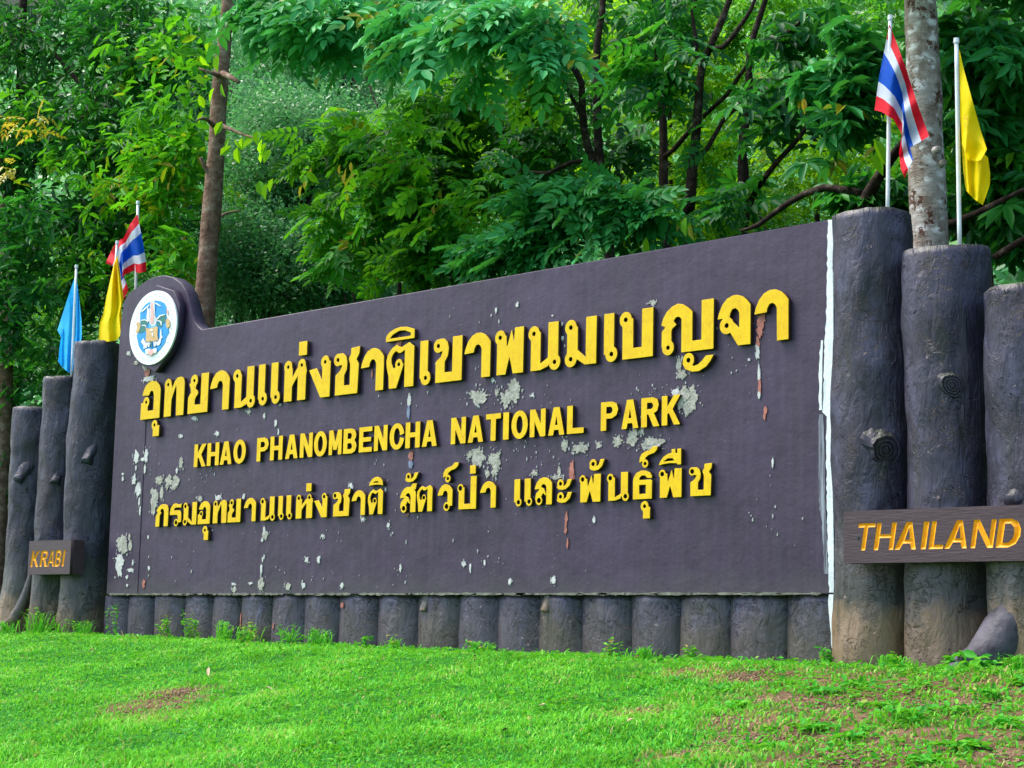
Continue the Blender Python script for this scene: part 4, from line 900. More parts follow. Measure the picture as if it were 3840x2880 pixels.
cloth(f1, 'flag_cloth', [(1921, 52), (1938, 95), (1958, 150), (1982, 225), (2007, 294)], [(1889, 238), (1905, 242), (1930, 258), (1948, 290), (1942, 330), (1946, 365), (1954, 384)],
      [(1921, 52), (1911, 105), (1899, 165), (1889, 238)], [(2007, 294), (1985, 308), (1966, 318), (1972, 345), (1954, 384)], Y1-.06, .05, 5, 'thai', .4, (.03, 0, -.02, .03))
f2 = flagpole((2066, 92), (2073, 524), .015, 'yellow flag with dark radiating emblem on its pole, rightmost of all flags', .03)
cloth(f2, 'flag_cloth', [(2072, 105), (2082, 150), (2100, 215), (2118, 280), (2132, 322)], [(2078, 310), (2090, 345), (2108, 348), (2118, 346)],
      [(2072, 105), (2073, 180), (2074, 250), (2078, 310)], [(2132, 322), (2126, 334), (2118, 346)], -.02, .035, 3, 'yflag', 0, (0, 0, -.03, -.03))
cloth(f2, 'flag_fold', [(2076, 250), (2090, 290), (2110, 320), (2134, 340)], [(2087, 412), (2104, 430), (2123, 443)],
      [(2076, 250), (2078, 320), (2081, 370), (2087, 412)], [(2134, 340), (2139, 375), (2138, 400), (2123, 443)], .05, .03, 4, 'yflag', 1., (0, 0, 0, 0), 30)
# emblem rays on the yellow flag: thin printed marks standing just off the cloth
parts = []
for k in range(9):
    t = R(-150+k*30); c = np.array([2084, 262]); a_ = c+np.array([math.cos(t)*4, math.sin(t)*5]); b_ = c+np.array([math.cos(t)*10, math.sin(t)*20])
    pts = [D(*a_, -.078), D(*(a_+[1.0, .6]), -.078), D(*b_, -.078)]
    parts.append((pts, [(0, 1, 2)]))
V_, F_ = join(parts); mesh('flag_emblem', V_, F_, simple('flag_emblem_brown', (.35, .14, .02)), f2)
f3 = flagpole((298, 440), (293, 650), .016, 'striped flag in red, white and blue behind the hump of the sign wall', .35)
cloth(f3, 'flag_cloth', [(297, 462), (281, 484), (267, 514), (251, 522), (244, 534), (228, 568)], [(316, 586), (300, 590), (289, 585), (276, 590), (264, 597), (267, 610), (278, 626), (268, 646)],
      [(297, 462), (303, 495), (310, 528), (316, 570), (316, 586)], [(228, 568), (246, 576), (254, 603), (260, 625), (268, 646)], .30, .05, 5, 'thai', 1.5, (-.02, 0, .05, 0))
f4 = flagpole((253, 526), (236, 745), .014, 'yellow flag hanging over the left log post, touching the striped flag', .10)
cloth(f4, 'flag_cloth', [(254, 552), (251, 558), (247, 566)], [(262, 709), (258, 725), (250, 736), (232, 738), (214, 736)],
      [(254, 552), (260, 590), (267, 645), (262, 668), (264, 709)], [(247, 566), (238, 605), (229, 645), (222, 681), (215, 698), (213, 736)], .05, .04, 4, 'yflag', .8, (0, 0, 0, 0))
f5 = flagpole((165, 578), (155, 808), .015, 'light blue flag hanging limp on its pole, leftmost of all flags', .10)
cloth(f5, 'flag_cloth', [(163, 594), (150, 632), (137, 672), (124, 714)], [(154, 807), (150, 806), (136, 795), (126, 782)],
      [(163, 594), (162, 670), (158, 740), (154, 807)], [(124, 714), (132, 728), (128, 755), (126, 782)], .11, .03, 3, 'bflag', .3, (0, 0, 0, .02))
cloth(f5, 'flag_fold', [(166, 605), (168, 620), (170, 636)], [(154, 808), (160, 792), (168, 775)],
      [(166, 605), (164, 670), (160, 740), (154, 808)], [(170, 636), (176, 690), (177, 730), (168, 775)], .115, .02, 3, 'bflag', 1.3, (0, 0, 0, 0), 30)

# ------------------------------------------------------------------ leaves
def leaf_shape(L=1., W=.42, fold=.10, droop=.15, fine=True):
    if fine:
        V = [(0, 0, 0), (.30*L, -W*.40*L, fold*L), (.68*L, -W*.42*L, fold*L-.3*droop*L), (L, 0, -droop*L), (.68*L, W*.42*L, fold*L-.3*droop*L), (.30*L, W*.40*L, fold*L)]
        F = [(0, 1, 2, 3), (0, 3, 4, 5)]
    else:
        V = [(0, 0, 0), (.45*L, -W*.5*L, fold*L), (L, 0, -droop*L), (.45*L, W*.5*L, fold*L)]
        F = [(0, 1, 2, 3)]
    return np.array(V), np.array(F)
def rotz(a): c, s = math.cos(a), math.sin(a); return np.array([[c, -s, 0], [s, c, 0], [0, 0, 1]])
def frond(npair=4, L=.30, leafL=.10, W=.42, seed=0, stalk=True, angle=60, fine=True):
    """pinnate leaf along +x, upper side +z"""
    r_ = np.random.default_rng(seed); V, F, A_ = [], [], []; o = 0
    def add(v, f, a_):
        nonlocal o
        V.append(v); F.append(f+o); A_.append(np.full(len(v), a_)); o += len(v)
    for k in range(npair):
        t = (k+.7)/(npair+.1)
        base = np.array([t*L, 0, -.22*L*t*t])
        for s in (-1, 1):
            ll = leafL*(.75+.35*math.sin(math.pi*min(1, t*.85+.12)))*r_.uniform(.85, 1.12)
            v, f = leaf_shape(ll, W, .06, r_.uniform(.1, .4), fine)
            v = v@rotz(s*math.radians(angle-18*t+r_.uniform(-9, 9))).T
            add(v+base, f, r_.uniform(-.12, .12))
    v, f = leaf_shape(leafL*1.08, W, .06, .3, fine); add(v+np.array([L, 0, -.22*L]), f, 0.)
    if stalk and fine:
        v = np.array([(0, -.003, 0), (0, .003, 0), (L, .002, -.22*L), (L, -.002, -.22*L)]); add(v, np.array([(0, 1, 2, 3)]), -.5)
    return np.vstack(V), np.vstack(F), np.concatenate(A_)
def palm_leaf(n=6, L=.16, seed=0):
    r_ = np.random.default_rng(seed); V, F, A_ = [], [], []
    for k in range(n):
        v, f = leaf_shape(L*r_.uniform(.8, 1.1), .36, .05, .35)
        v = v@rotz(math.radians(-110+220*k/(n-1)+r_.uniform(-8, 8))).T
        V.append(v); F.append(f+6*k); A_.append(np.full(6, r_.uniform(-.1, .1)))
    return np.vstack(V), np.vstack(F), np.concatenate(A_)
def spray(n=7, L=.10, seed=0, spread=.16, W=.45, fine=False):
    r_ = np.random.default_rng(seed); V, F, A_ = [], [], []; o = 0
    for k in range(n):
        v, f = leaf_shape(L*r_.uniform(.7, 1.2), W, .08, r_.uniform(0, .3), fine)
        v = v@rand_rot(r_, 1)[0].T*1.0+r_.normal(0, spread, 3)
        V.append(v); F.append(f+o); A_.append(np.full(len(v), r_.uniform(-.2, .2))); o += len(v)
    return np.vstack(V), np.vstack(F), np.concatenate(A_)
def frames(dirs, ups):
    x = dirs/np.linalg.norm(dirs, axis=1)[:, None]
    y = np.cross(ups, x); y /= (np.linalg.norm(y, axis=1)[:, None]+1e-9); z = np.cross(x, y)
    return np.stack([x, y, z], 2)
def rand_rot(r_, n):
    d = r_.normal(size=(n, 3)); d[:, 2] = d[:, 2]*.5-.25; up = r_.normal(size=(n, 3))*.55+np.array([0, -.25, 1.])
    return frames(d, up)
def scatter(protos, pos, rot, scale, base_rnd, r_):
    Vs, Fs, As = [], [], []; o = 0
    which = r_.integers(0, len(protos), len(pos))
    for k, (v, f, a_) in enumerate(protos):
        m = np.nonzero(which == k)[0]
        if not len(m): continue
        VV = np.einsum('nij,vj->nvi', rot[m], v)*scale[m][:, None, None]+pos[m][:, None]
        FF = f[None]+(np.arange(len(m))*len(v))[:, None, None]+o
        AA_ = np.clip(base_rnd[m][:, None]+a_[None], 0, 1)
        Vs.append(VV.reshape(-1, 3)); Fs.append(FF.reshape(-1, f.shape[1])); As.append(AA_.ravel()); o += len(m)*len(v)
    return np.vstack(Vs), np.vstack(Fs), np.concatenate(As)
PIN = [frond(4, .28, .120, .52, s) for s in range(5)]+[frond(5, .36, .125, .48, s+9) for s in range(3)]
PINS = [frond(4, .22, .085, .44, s+30, fine=False) for s in range(6)]
LONG = [frond(3, .20, .16, .27, s+50, angle=45) for s in range(5)]
PALM = [palm_leaf(5+s % 3, .19, s) for s in range(5)]
SPR = [spray(7, .11, s, .13) for s in range(8)]
BROAD = LONG+[spray(5, .17, s+200, .10, .34, True) for s in range(9)]
SPF = [spray(8, .075, s+70, .13, .5) for s in range(8)]
def cluster_pts(cl, r_, hole=.0, hs=1.6):
    """cl: list of (px, py, Y, rx_px, ry_px, ry_depth, n) -> positions; noise carves gaps"""
    out_ = []
    for (px, py, Y, rx, rz, dy, n) in cl:
        c = D(px, py, Y); ex = abs(D(px+rx, py, Y)[0]-c[0]); ez = abs(D(px, py+rz, Y)[2]-c[2])
        q = r_.normal(size=(int(n), 3)); q /= np.linalg.norm(q, axis=1)[:, None]; q *= (r_.uniform(size=(int(n), 1))**.5)
        p = c+q*np.array([ex, dy, ez])
        if hole:
            keep = np.array([mnoise.noise(Vector((a_[0]*hs, a_[1]*hs, a_[2]*hs)))+.35 > hole*r_.uniform(.5, 1.2) for a_ in p]); p = p[keep]
        out_.append(p)
    return np.vstack(out_)
def crown(par, name, protos, cl, mat, seed, droop=.5, size=1., hole=.35, rnd=(.5, .22), front=.5, kind='stuff', hs=1.6, ups=.5):
    r_ = np.random.default_rng(seed); pos = cluster_pts(cl, r_, hole, hs); n = len(pos)
    d = r_.normal(size=(n, 3)); d[:, 2] = d[:, 2]*.35-droop; d[:, 1] -= front
    up = r_.normal(size=(n, 3))*ups+np.array([.15, -.45, 1.])
    rot = frames(d, up); sc = r_.uniform(.7, 1.25, n)*size
    nz = np.array([mnoise.noise(Vector((p[0]*.9+seed, p[1]*.9, p[2]*.9))) for p in pos])
    br = np.clip(rnd[0]+nz*rnd[1]*1.6+r_.normal(size=n)*rnd[1]*.6, .02, .93)
    br[r_.uniform(size=n) < .006] = 1.
    V, F, A_ = scatter(protos, pos, rot, sc, br, r_)
    o = mesh(name, V, F, M[mat], par, rnd=A_, smooth=False)
    if kind: o['kind'] = kind
    return o
def tree(name, label, base, limbs, bark_m, group=None, cat='tree'):
    e = empty(name, tuple(base), label, cat, group)
    for k, (pts, rad) in enumerate(limbs):
        V_, F_ = tube(pts, rad, 14 if rad[0] > .06 else 9, .10, k)
        mesh('trunk' if k == 0 else 'limb', V_, F_, M[bark_m], e, smooth=True)
    return e
def Z9(x, y, Y): return P(1900+x/1.659, y/1.659, Y)     # helper for the middle crop
def Z8(x, y, Y): return P(x/1.659, y/1.659, Y)

# left tree with the brown trunk
Yb = 1.6
gb = lambda Y, x=0: float(ground_z(x, Y))
b0 = D(436, 900, Yb)
t1 = tree('tree', 'straight brown-barked tree trunk rising behind the wall just right of the emblem hump', (b0[0], Yb, gb(Yb)),
     [([(b0[0], Yb, gb(Yb)), D(438, 760, Yb), D(447, 600, Yb), D(455, 480, Yb), D(467, 330, Yb), D(474, 200, Yb), D(485, 90, Yb), D(497, -20, Yb), D(510, -200, Yb)], [.13, .122, .116, .11, .10, .092, .084, .077, .06]),
      ([D(463, 385, Yb), D(447, 368, Yb-.1), D(433, 340, Yb-.2)], [.05, .028, .016]), ([D(468, 278, Yb), D(452, 262, Yb-.2), D(438, 255, Yb-.4), D(424, 262, Yb-.5)], [.04, .022, .014, .008]),
      ([D(478, 164, Yb), D(458, 158, Yb-.2), D(430, 148, Yb-.3)], [.04, .022, .012]), ([D(478, 158, Yb), D(497, 166, Yb-.1), D(516, 178, Yb-.1)], [.05, .032, .02]),
      ([D(470, 268, Yb), D(500, 280, Yb-.2), D(530, 292, Yb-.3), D(560, 300, Yb-.4)], [.035, .018, .011, .006]),
      ([D(462, 480, Yb), D(485, 462, Yb+.2), D(520, 455, Yb+.5)], [.03, .015, .008])], 'bark_brown')
crown(t1, 'crown', [spray(5, .17, s, .08, .5, True) for s in range(4)], [(405, 110, Yb+.6, 40, 60, .6, 26), (425, 200, Yb+.5, 30, 50, .5, 22), (400, 300, Yb+.6, 50, 40, .5, 20), (390, 380, Yb+.8, 60, 50, .5, 30), (520, 20, Yb, 60, 30, .4, 20)], 'leaf_mid', 5, hole=.25, rnd=(.72, .25))
# big singled-out lime leaves beside the trunk
lv_, lf_, la_ = (lambda q: (q[0], q[1], q[0][:, 0]*0+.6))(leaf_shape(.19, .62, .03, .25))
leaf_me = {}
def single_leaves(par, spots, Y, L, mat, seed, W=.6, down=.9):
    r_ = np.random.default_rng(seed)
    for i, (px, py) in enumerate(spots):
        key = (mat, round(L, 2), i % 3)
        if key not in leaf_me:
            v, f = leaf_shape(L, W, .05, .2+.1*(i % 3)); me = bpy.data.meshes.new('leaf'); me.from_pydata(v.tolist(), [], [tuple(int(q) for q in k) for k in f]); me.materials.append(M[mat])
            at = me.attributes.new('rnd', 'FLOAT', 'POINT'); at.data.foreach_set('value', np.full(6, .35+.25*(i % 3), dtype=np.float32)); leaf_me[key] = me
        o = bpy.data.objects.new('leaf', leaf_me[key]); C.objects.link(o); o.parent = par
        p = Vector(D(px, py, Y+r_.uniform(-.15, .15))); 
        d = np.array([[r_.normal()*.5, r_.normal()*.3-.2, -down+r_.normal()*.25]]); up = np.array([[r_.normal()*.5+.3, -1., .5+r_.normal()*.3]])
        Rm = frames(d, up)[0]; s_ = r_.uniform(.8, 1.15)
        mat_ = Matrix([[*(Rm[k]*s_), 0] for k in range(3)]+[[0, 0, 0, 1]]); mat_.translation = p-parent_world(par); o.matrix_basis = mat_
single_leaves(t1, [(497, 297), (508, 300), (524, 296), (540, 288), (556, 283), (566, 300), (576, 308), (585, 322), (570, 322), (500, 315), (512, 318), (547, 300), (480, 262), (478, 180), (470, 120), (452, 82), (462, 190), (440, 240), (430, 205), (426, 160), (432, 120), (560, 390), (576, 395), (590, 385)], Yb-.3, .17, 'leaf_lime', 3)

# pale lichen trunk on the right
Yp = .85
b0 = D(2012, 900, Yp)
t2 = tree('tree', 'thick pale lichen-spotted trunk rising between the two right-hand flags', (b0[0], Yp, gb(Yp)),
     [([(b0[0], Yp, gb(Yp)), D(2008, 560, Yp), D(2005, 450, Yp), D(2000, 330, Yp), D(1997, 220, Yp), D(1993, 110, Yp), D(1988, 0, Yp), D(1982, -160, Yp)], [.142, .138, .134, .13, .126, .122, .119, .105]),
      ([D(2032, 355, Yp-.02), D(2040, 350, Yp-.05)], [.03, .02]), ([D(2020, 325, Yp-.1), D(2028, 322, Yp-.15)], [.03, .024])], 'bark_pale')
crown(t2, 'crown', LONG, [(2000, -230, Yp, 220, 110, 1.4, 500)], 'leaf_dark', 8, hole=.1)

# middle stand of dark stems with pinnate leaves
Ym = 2.6
GRP = 'dark-stemmed trees behind the middle of the wall'
def zz_(pts, Y, dY=0): return [Z9(x, y, Y+dY*i) for i, (x, y) in enumerate(pts)]
def foot(p, Y): return [(p[0], Y, gb(Y))]
a0 = Z9(640, 1560, Ym)
m1 = tree('tree', 'dark forked tree right of centre, its left limb leaning over the wall', (a0[0], Ym, gb(Ym)),
     [(foot(a0, Ym)+zz_([(640, 1560), (600, 1200), (570, 900), (560, 600), (560, 300), (590, 100), (610, -150)], Ym), [0.056, 0.053, 0.048, 0.045, 0.041, 0.037, 0.034, 0.025]),
      (zz_([(560, 1050), (500, 900), (470, 700), (465, 520), (400, 400), (310, 290), (170, 160), (20, 85)], Ym, -.12), [0.043, 0.04, 0.036, 0.034, 0.031, 0.028, 0.022, 0.012]),
      (zz_([(470, 720), (380, 560), (330, 420), (250, 380)], Ym, -.1), [0.025, 0.019, 0.012, 0.006]),
      (zz_([(560, 1000), (400, 1010), (250, 1080), (100, 1060), (0, 1090)], Ym, -.12), [0.025, 0.022, 0.019, 0.012, 0.006])], 'bark_dark', GRP)
a0 = Z9(985, 1560, Ym+.5)
m2 = tree('tree', 'slender dark tree with two upright stems above the letter group PARK', (a0[0], Ym+.5, gb(Ym)),
     [(foot(a0, Ym+.5)+zz_([(985, 1560), (975, 1200), (975, 900), (965, 640), (935, 480), (938, 250), (925, 60), (900, -150)], Ym+.5), [0.05, 0.048, 0.046, 0.043, 0.04, 0.037, 0.034, 0.031, 0.025]),
      (zz_([(970, 650), (1030, 520), (1090, 400), (1130, 250), (1165, 120), (1180, -60)], Ym+.5, -.05), [0.034, 0.031, 0.028, 0.026, 0.022, 0.019]),
      (zz_([(970, 980), (1040, 930), (1150, 800), (1260, 690), (1370, 590), (1450, 470), (1560, 330), (1690, 250), (1830, 130)], Ym+.5, -.08), [0.028, 0.025, 0.024, 0.022, 0.021, 0.019, 0.016, 0.012, 0.007]),
      (zz_([(1110, 320), (1060, 220), (1020, 130), (960, 60)], Ym+.5, .05), [0.019, 0.016, 0.012, 0.007])], 'bark_dark', GRP)
a0 = Z9(1120, 1560, Ym-.2)
m3 = tree('tree', 'dark mottled tree trunk forking upward right of the slender two-stemmed tree', (a0[0], Ym-.2, gb(Ym)),
     [(foot(a0, Ym-.2)+zz_([(1120, 1500), (1135, 1300), (1155, 1050), (1180, 800), (1195, 600), (1215, 420), (1280, 260), (1340, 120), (1385, 0), (1430, -150)], Ym-.2), [0.056, 0.055, 0.053, 0.048, 0.043, 0.041, 0.037, 0.034, 0.031, 0.028, 0.022]),
      (zz_([(1215, 430), (1180, 330), (1170, 200), (1150, 60)], Ym-.2), [0.028, 0.025, 0.019, 0.012]),
      (zz_([(1270, 300), (1350, 290), (1440, 180), (1520, 60), (1560, -60)], Ym-.2), [0.028, 0.025, 0.021, 0.017, 0.012]),
      (zz_([(1170, 1000), (1250, 920), (1340, 760), (1440, 660), (1520, 560)], Ym-.2, .1), [0.025, 0.024, 0.021, 0.017, 0.012])], 'bark_dark', GRP)
a0 = Z9(1470, 1560, Ym+.1)
m4 = tree('tree', 'grey mottled tree close to the top right of the wall, with a limb reaching right', (a0[0], Ym+.1, gb(Ym)),
     [(foot(a0, Ym+.1)+zz_([(1470, 1500), (1465, 1250), (1465, 1000), (1475, 820), (1510, 600), (1505, 420), (1535, 230), (1590, 60), (1650, -120)], Ym+.1), [0.046, 0.045, 0.043, 0.042, 0.041, 0.038, 0.035, 0.031, 0.027, 0.022]),
      (zz_([(1480, 1420), (1520, 1250), (1590, 1130), (1680, 1010), (1800, 880), (1900, 740), (1990, 600)], Ym+.1, -.06), [0.031, 0.03, 0.027, 0.025, 0.021, 0.017, 0.012]),
      (zz_([(1500, 1300), (1500, 1130), (1490, 980)], Ym+.1, .05), [0.019, 0.017, 0.014]),
      (zz_([(1560, 340), (1700, 250), (1800, 160), (1900, 60)], Ym+.1, -.05), [0.022, 0.019, 0.015, 0.01])], 'bark_dark', GRP)
a0 = D(1850, 620, 1.9)
m5 = tree('tree', 'low spreading tree whose dark boughs run behind the right-hand log posts', (a0[0], 1.9, gb(2)),
     [([(a0[0], 1.9, gb(2)), D(1850, 560, 1.9), D(1860, 460, 1.9), D(1900, 380, 1.9), D(1960, 300, 1.9), D(2080, 180, 1.9), D(2200, 60, 1.9)], [.08, .08, .06, .045, .04, .03, .02]),
      ([D(1870, 420, 1.9), D(1780, 405, 1.8), D(1700, 440, 1.8), D(1640, 485, 1.7), D(1600, 498, 1.7)], [.035, .03, .026, .02, .012]),
      ([D(1850, 500, 1.9), D(1950, 500, 1.6), D(2060, 480, 1.4), D(2150, 440, 1.3), D(2230, 400, 1.3)], [.035, .03, .026, .022, .012]),
      ([D(2150, 555, 1.6), D(2190, 530, 1.5), D(2240, 500, 1.5)], [.03, .026, .02])], 'bark_dark', GRP)

# crowns: (px, py, Y, rx, ry, depth radius, count)
crown(m1, 'crown', PIN, [(610, 30, 1.1, 90, 60, .5, 110), (700, 60, 1.0, 70, 70, .4, 110), (770, 110, 1.0, 55, 50, .4, 60), (740, 20, 1.2, 120, 40, .5, 90), (880, 40, 1.0, 90, 60, .4, 130), (960, 90, .9, 80, 70, .4, 150), (1000, 140, .9, 50, 40, .3, 60), (1070, 50, .9, 90, 55, .4, 150), (1150, 40, 1.0, 70, 50, .4, 100), (1190, 90, 1.0, 30, 30, .3, 30), (900, -80, 1.4, 380, 60, .8, 110)], 'leaf_near', 11, droop=.75, size=1.2, hole=.34, rnd=(.70, .2), front=.55)
crown(m1, 'crown', PIN, [(760, 330, 2.6, 110, 90, .6, 240), (870, 270, 2.5, 120, 80, .6, 240), (820, 460, 2.4, 140, 90, .6, 300), (760, 540, 2.2, 90, 60, .4, 120), (930, 400, 2.6, 120, 90, .6, 230), (980, 530, 2.3, 140, 70, .5, 270), (890, 580, 2.2, 100, 40, .4, 110), (1050, 300, 2.9, 120, 110, .6, 180), (1060, 180, 3.0, 110, 80, .6, 170), (1000, 230, 3.2, 130, 90, .6, 200), (1120, 280, 3.3, 90, 90, .5, 120), (900, 340, 1.9, 120, 110, .5, 90), (1010, 420, 1.9, 110, 80, .4, 80), (1180, 130, 2.2, 60, 70, .4, 60)], 'leaf_mid', 12, droop=.45, hole=.42, rnd=(.42, .34))
crown(m1, 'low_boughs', PIN, [(1190, 440, 1.5, 110, 50, .4, 120), (1290, 430, 1.4, 110, 50, .4, 150), (1180, 510, 1.3, 90, 40, .3, 110), (1330, 480, 1.3, 80, 50, .3, 90), (1400, 460, 1.4, 60, 40, .3, 60), (1090, 540, 1.4, 90, 45, .3, 110)], 'leaf_near', 13, droop=.3, hole=.22, rnd=(.36, .2))
crown(m2, 'crown', PIN, [(1250, 60, 3.3, 120, 110, .6, 150), (1250, 230, 3.2, 110, 80, .6, 100), (1360, 320, 3.3, 80, 60, .5, 50), (1370, 70, 3.3, 110, 100, .6, 120), (1300, -120, 3, 300, 80, 1, 120), (1180, 330, 3.0, 80, 70, .5, 60)], 'leaf_dark', 14, droop=.5, hole=.5, rnd=(.45, .3))
crown(m3, 'crown', PIN, [(1500, 50, 2.8, 130, 90, .6, 120), (1480, 230, 2.8, 100, 60, .6, 50), (1580, 300, 2.6, 80, 60, .5, 50), (1420, 420, 2.8, 60, 50, .4, 26), (1400, 150, 2.2, 90, 90, .4, 70), (1560, 120, 2.2, 80, 80, .4, 60), (1600, 440, 2.4, 60, 40, .4, 30), (1500, -120, 3, 300, 80, 1, 110)], 'leaf_dark', 15, droop=.5, hole=.5, rnd=(.5, .3))
crown(m4, 'crown', PALM, [(1690, 90, 2.6, 120, 100, .6, 110), (1680, 250, 2.4, 100, 90, .5, 90), (1640, 400, 2.6, 90, 50, .5, 24), (1700, -110, 3, 260, 80, 1, 110)], 'leaf_dark', 16, droop=.5, hole=.42, rnd=(.5, .3))
crown(m4, 'low_boughs', PALM, [(1790, 200, 1.3, 70, 55, .35, 90), (1830, 270, 1.2, 80, 50, .35, 90), (1850, 170, 1.2, 60, 60, .35, 70), (1800, 330, 1.3, 70, 40, .3, 60), (1880, 330, 1.3, 50, 50, .3, 40), (1860, 90, 1.4, 60, 50, .4, 40)], 'leaf_near', 17, droop=.5, hole=.2, rnd=(.30, .2))
crown(m5, 'crown', PALM, [(2110, 110, 1.8, 100, 90, .6, 170), (2170, 200, 1.8, 80, 100, .5, 150), (2090, 290, 2.0, 80, 90, .5, 130), (2170, 380, 2.0, 80, 80, .5, 130), (2100, 440, 2.1, 80, 60, .5, 100), (2190, 500, 2.1, 60, 60, .4, 80), (1900, 430, 2.2, 90, 50, .5, 90), (2250, 300, 2.2, 120, 260, .8, 260), (2150, -60, 2.2, 200, 90, .9, 200)], 'leaf_dark', 18, droop=.45, hole=.36, rnd=(.5, .3))
crown(m5, 'low_boughs', PALM, [(2150, 90, 1.3, 70, 35, .3, 44), (2080, 130, 1.3, 50, 30, .3, 26), (2190, 140, 1.3, 40, 40, .3, 26), (2100, 260, 1.4, 50, 30, .3, 20)], 'leaf_near', 19, droop=.5, hole=.1, rnd=(.32, .2))
single_leaves(m1, [(1345, 470), (1356, 478), (1362, 492), (1350, 500), (1385, 500), (1396, 512), (1412, 505), (1404, 520), (1440, 460), (1470, 458), (1482, 468), (1490, 478), (655, 378), (662, 370)], 1.25, .18, 'leaf_lime', 9, .42)
single_leaves(m1, [(1478, 470), (1492, 484), (735, 355), (748, 362), (758, 350), (742, 375), (660, 390), (652, 400), (672, 362), (770, 372), (690, 165)], 1.2, .13, 'leaf_yellow', 10, .4)
single_leaves(m4, [(1727, 205), (1740, 200), (1736, 212), (1893, 315)], 1.1, .13, 'leaf_yellow', 15, .4)
single_leaves(m4, [(1888, 300), (1895, 322)], .9, .20, 'leaf_lime', 16, .45)

# dark trees on the left
Yl = 3.0
GL = 'dark trees at the left end of the wall'
a0 = D(33, 900, Yl)
k1 = tree('tree', 'slim reddish-dark trunk at the left edge under yellowing leaves', (a0[0], Yl, gb(3)), [([(a0[0], Yl, gb(3)), D(33, 800, Yl), D(34, 600, Yl), D(36, 400, Yl), D(44, 200, Yl), D(50, 0, Yl), D(50, -150, Yl)], [.10, .095, .085, .078, .07, .06, .05]),
   ([D(36, 420, Yl), D(90, 330, Yl-.2), D(150, 270, Yl-.4), D(230, 230, Yl-.5)], [.05, .04, .03, .015])], 'bark_dark', GL)
a0 = D(8, 900, Yl-.7)
k2 = tree('tree', 'thicker brown trunk at the very left edge beside the shortest log post', (a0[0], Yl-.7, gb(3)), [([(a0[0], Yl-.7, gb(3)), D(6, 900, Yl-.7), D(12, 700, Yl-.7), D(14, 600, Yl-.7), D(0, 430, Yl-.7), D(-20, 200, Yl-.7), D(-40, -100, Yl-.7)], [.12, .115, .11, .10, .09, .08, .06])], 'bark_brown', GL)
a0 = D(240, 700, Yl+.3)
k3 = tree('tree', 'dark leafy tree filling the space behind the left-hand flags', (a0[0], Yl+.3, gb(3)), [([(a0[0], Yl+.3, gb(3)), D(240, 600, Yl+.3), D(225, 400, Yl+.3), D(215, 200, Yl+.3), D(230, 0, Yl+.3), D(230, -150, Yl+.3)], [.09, .08, .07, .06, .05, .04]),
   ([D(226, 420, Yl+.3), D(290, 330, Yl), D(350, 250, Yl-.3)], [.045, .03, .015]), ([D(218, 240, Yl+.3), D(130, 130, Yl), D(60, 60, Yl-.3)], [.045, .03, .015])], 'bark_dark', GL)
crown(k1, 'crown', BROAD, [(60, 90, 2.8, 120, 100, .7, 500), (50, 300, 2.6, 110, 100, .6, 450), (60, 470, 2.7, 110, 90, .6, 330), (40, 620, 2.9, 90, 90, .5, 240)], 'leaf_dark', 21, droop=.5, hole=.40, rnd=(.20, .32))
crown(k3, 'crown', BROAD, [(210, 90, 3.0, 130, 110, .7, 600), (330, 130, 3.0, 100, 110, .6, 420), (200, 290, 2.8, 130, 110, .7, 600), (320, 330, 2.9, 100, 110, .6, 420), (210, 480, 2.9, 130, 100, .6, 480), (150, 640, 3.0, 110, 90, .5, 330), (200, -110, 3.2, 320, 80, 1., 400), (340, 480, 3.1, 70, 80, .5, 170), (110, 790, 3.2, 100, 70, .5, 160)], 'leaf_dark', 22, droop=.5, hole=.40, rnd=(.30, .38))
crown(k3, 'sunlit_tone_leaves', BROAD, [(300, 250, 2.3, 90, 60, .4, 60), (350, 330, 2.2, 70, 60, .4, 80), (260, 400, 2.2, 90, 60, .4, 70), (340, 420, 2.2, 60, 50, .4, 60), (140, 350, 2.3, 100, 40, .4, 40), (370, 560, 2.2, 50, 40, .3, 70), (330, 500, 2.4, 60, 40, .3, 40), (280, 120, 2.4, 90, 50, .4, 40), (60, 220, 2.2, 60, 60, .4, 30), (190, 560, 2.4, 70, 60, .4, 30)], 'leaf_mid', 23, droop=.5, hole=.15, rnd=(.78, .22))  # lighter leaf colour stands in for sunlight on parts of this tree
crown(k1, 'yellow_leaves', PINS, [(10, 258, 1.9, 24, 10, .2, 6), (72, 262, 1.9, 30, 12, .2, 8), (94, 280, 1.9, 14, 12, .2, 4), (35, 360, 1.9, 14, 8, .2, 5)], 'leaf_yellow', 24, droop=.4, hole=0)
crown(k2, 'crown', BROAD, [(10, 820, 2.4, 60, 90, .4, 120), (-60, 400, 2.4, 100, 400, .7, 500), (10, 1010, 2.4, 60, 80, .4, 90), (20, 640, 1.6, 70, 130, .4, 220), (40, 500, 1.7, 70, 80, .4, 120)], 'leaf_dark', 25, droop=.5, hole=.2, rnd=(.5, .3))

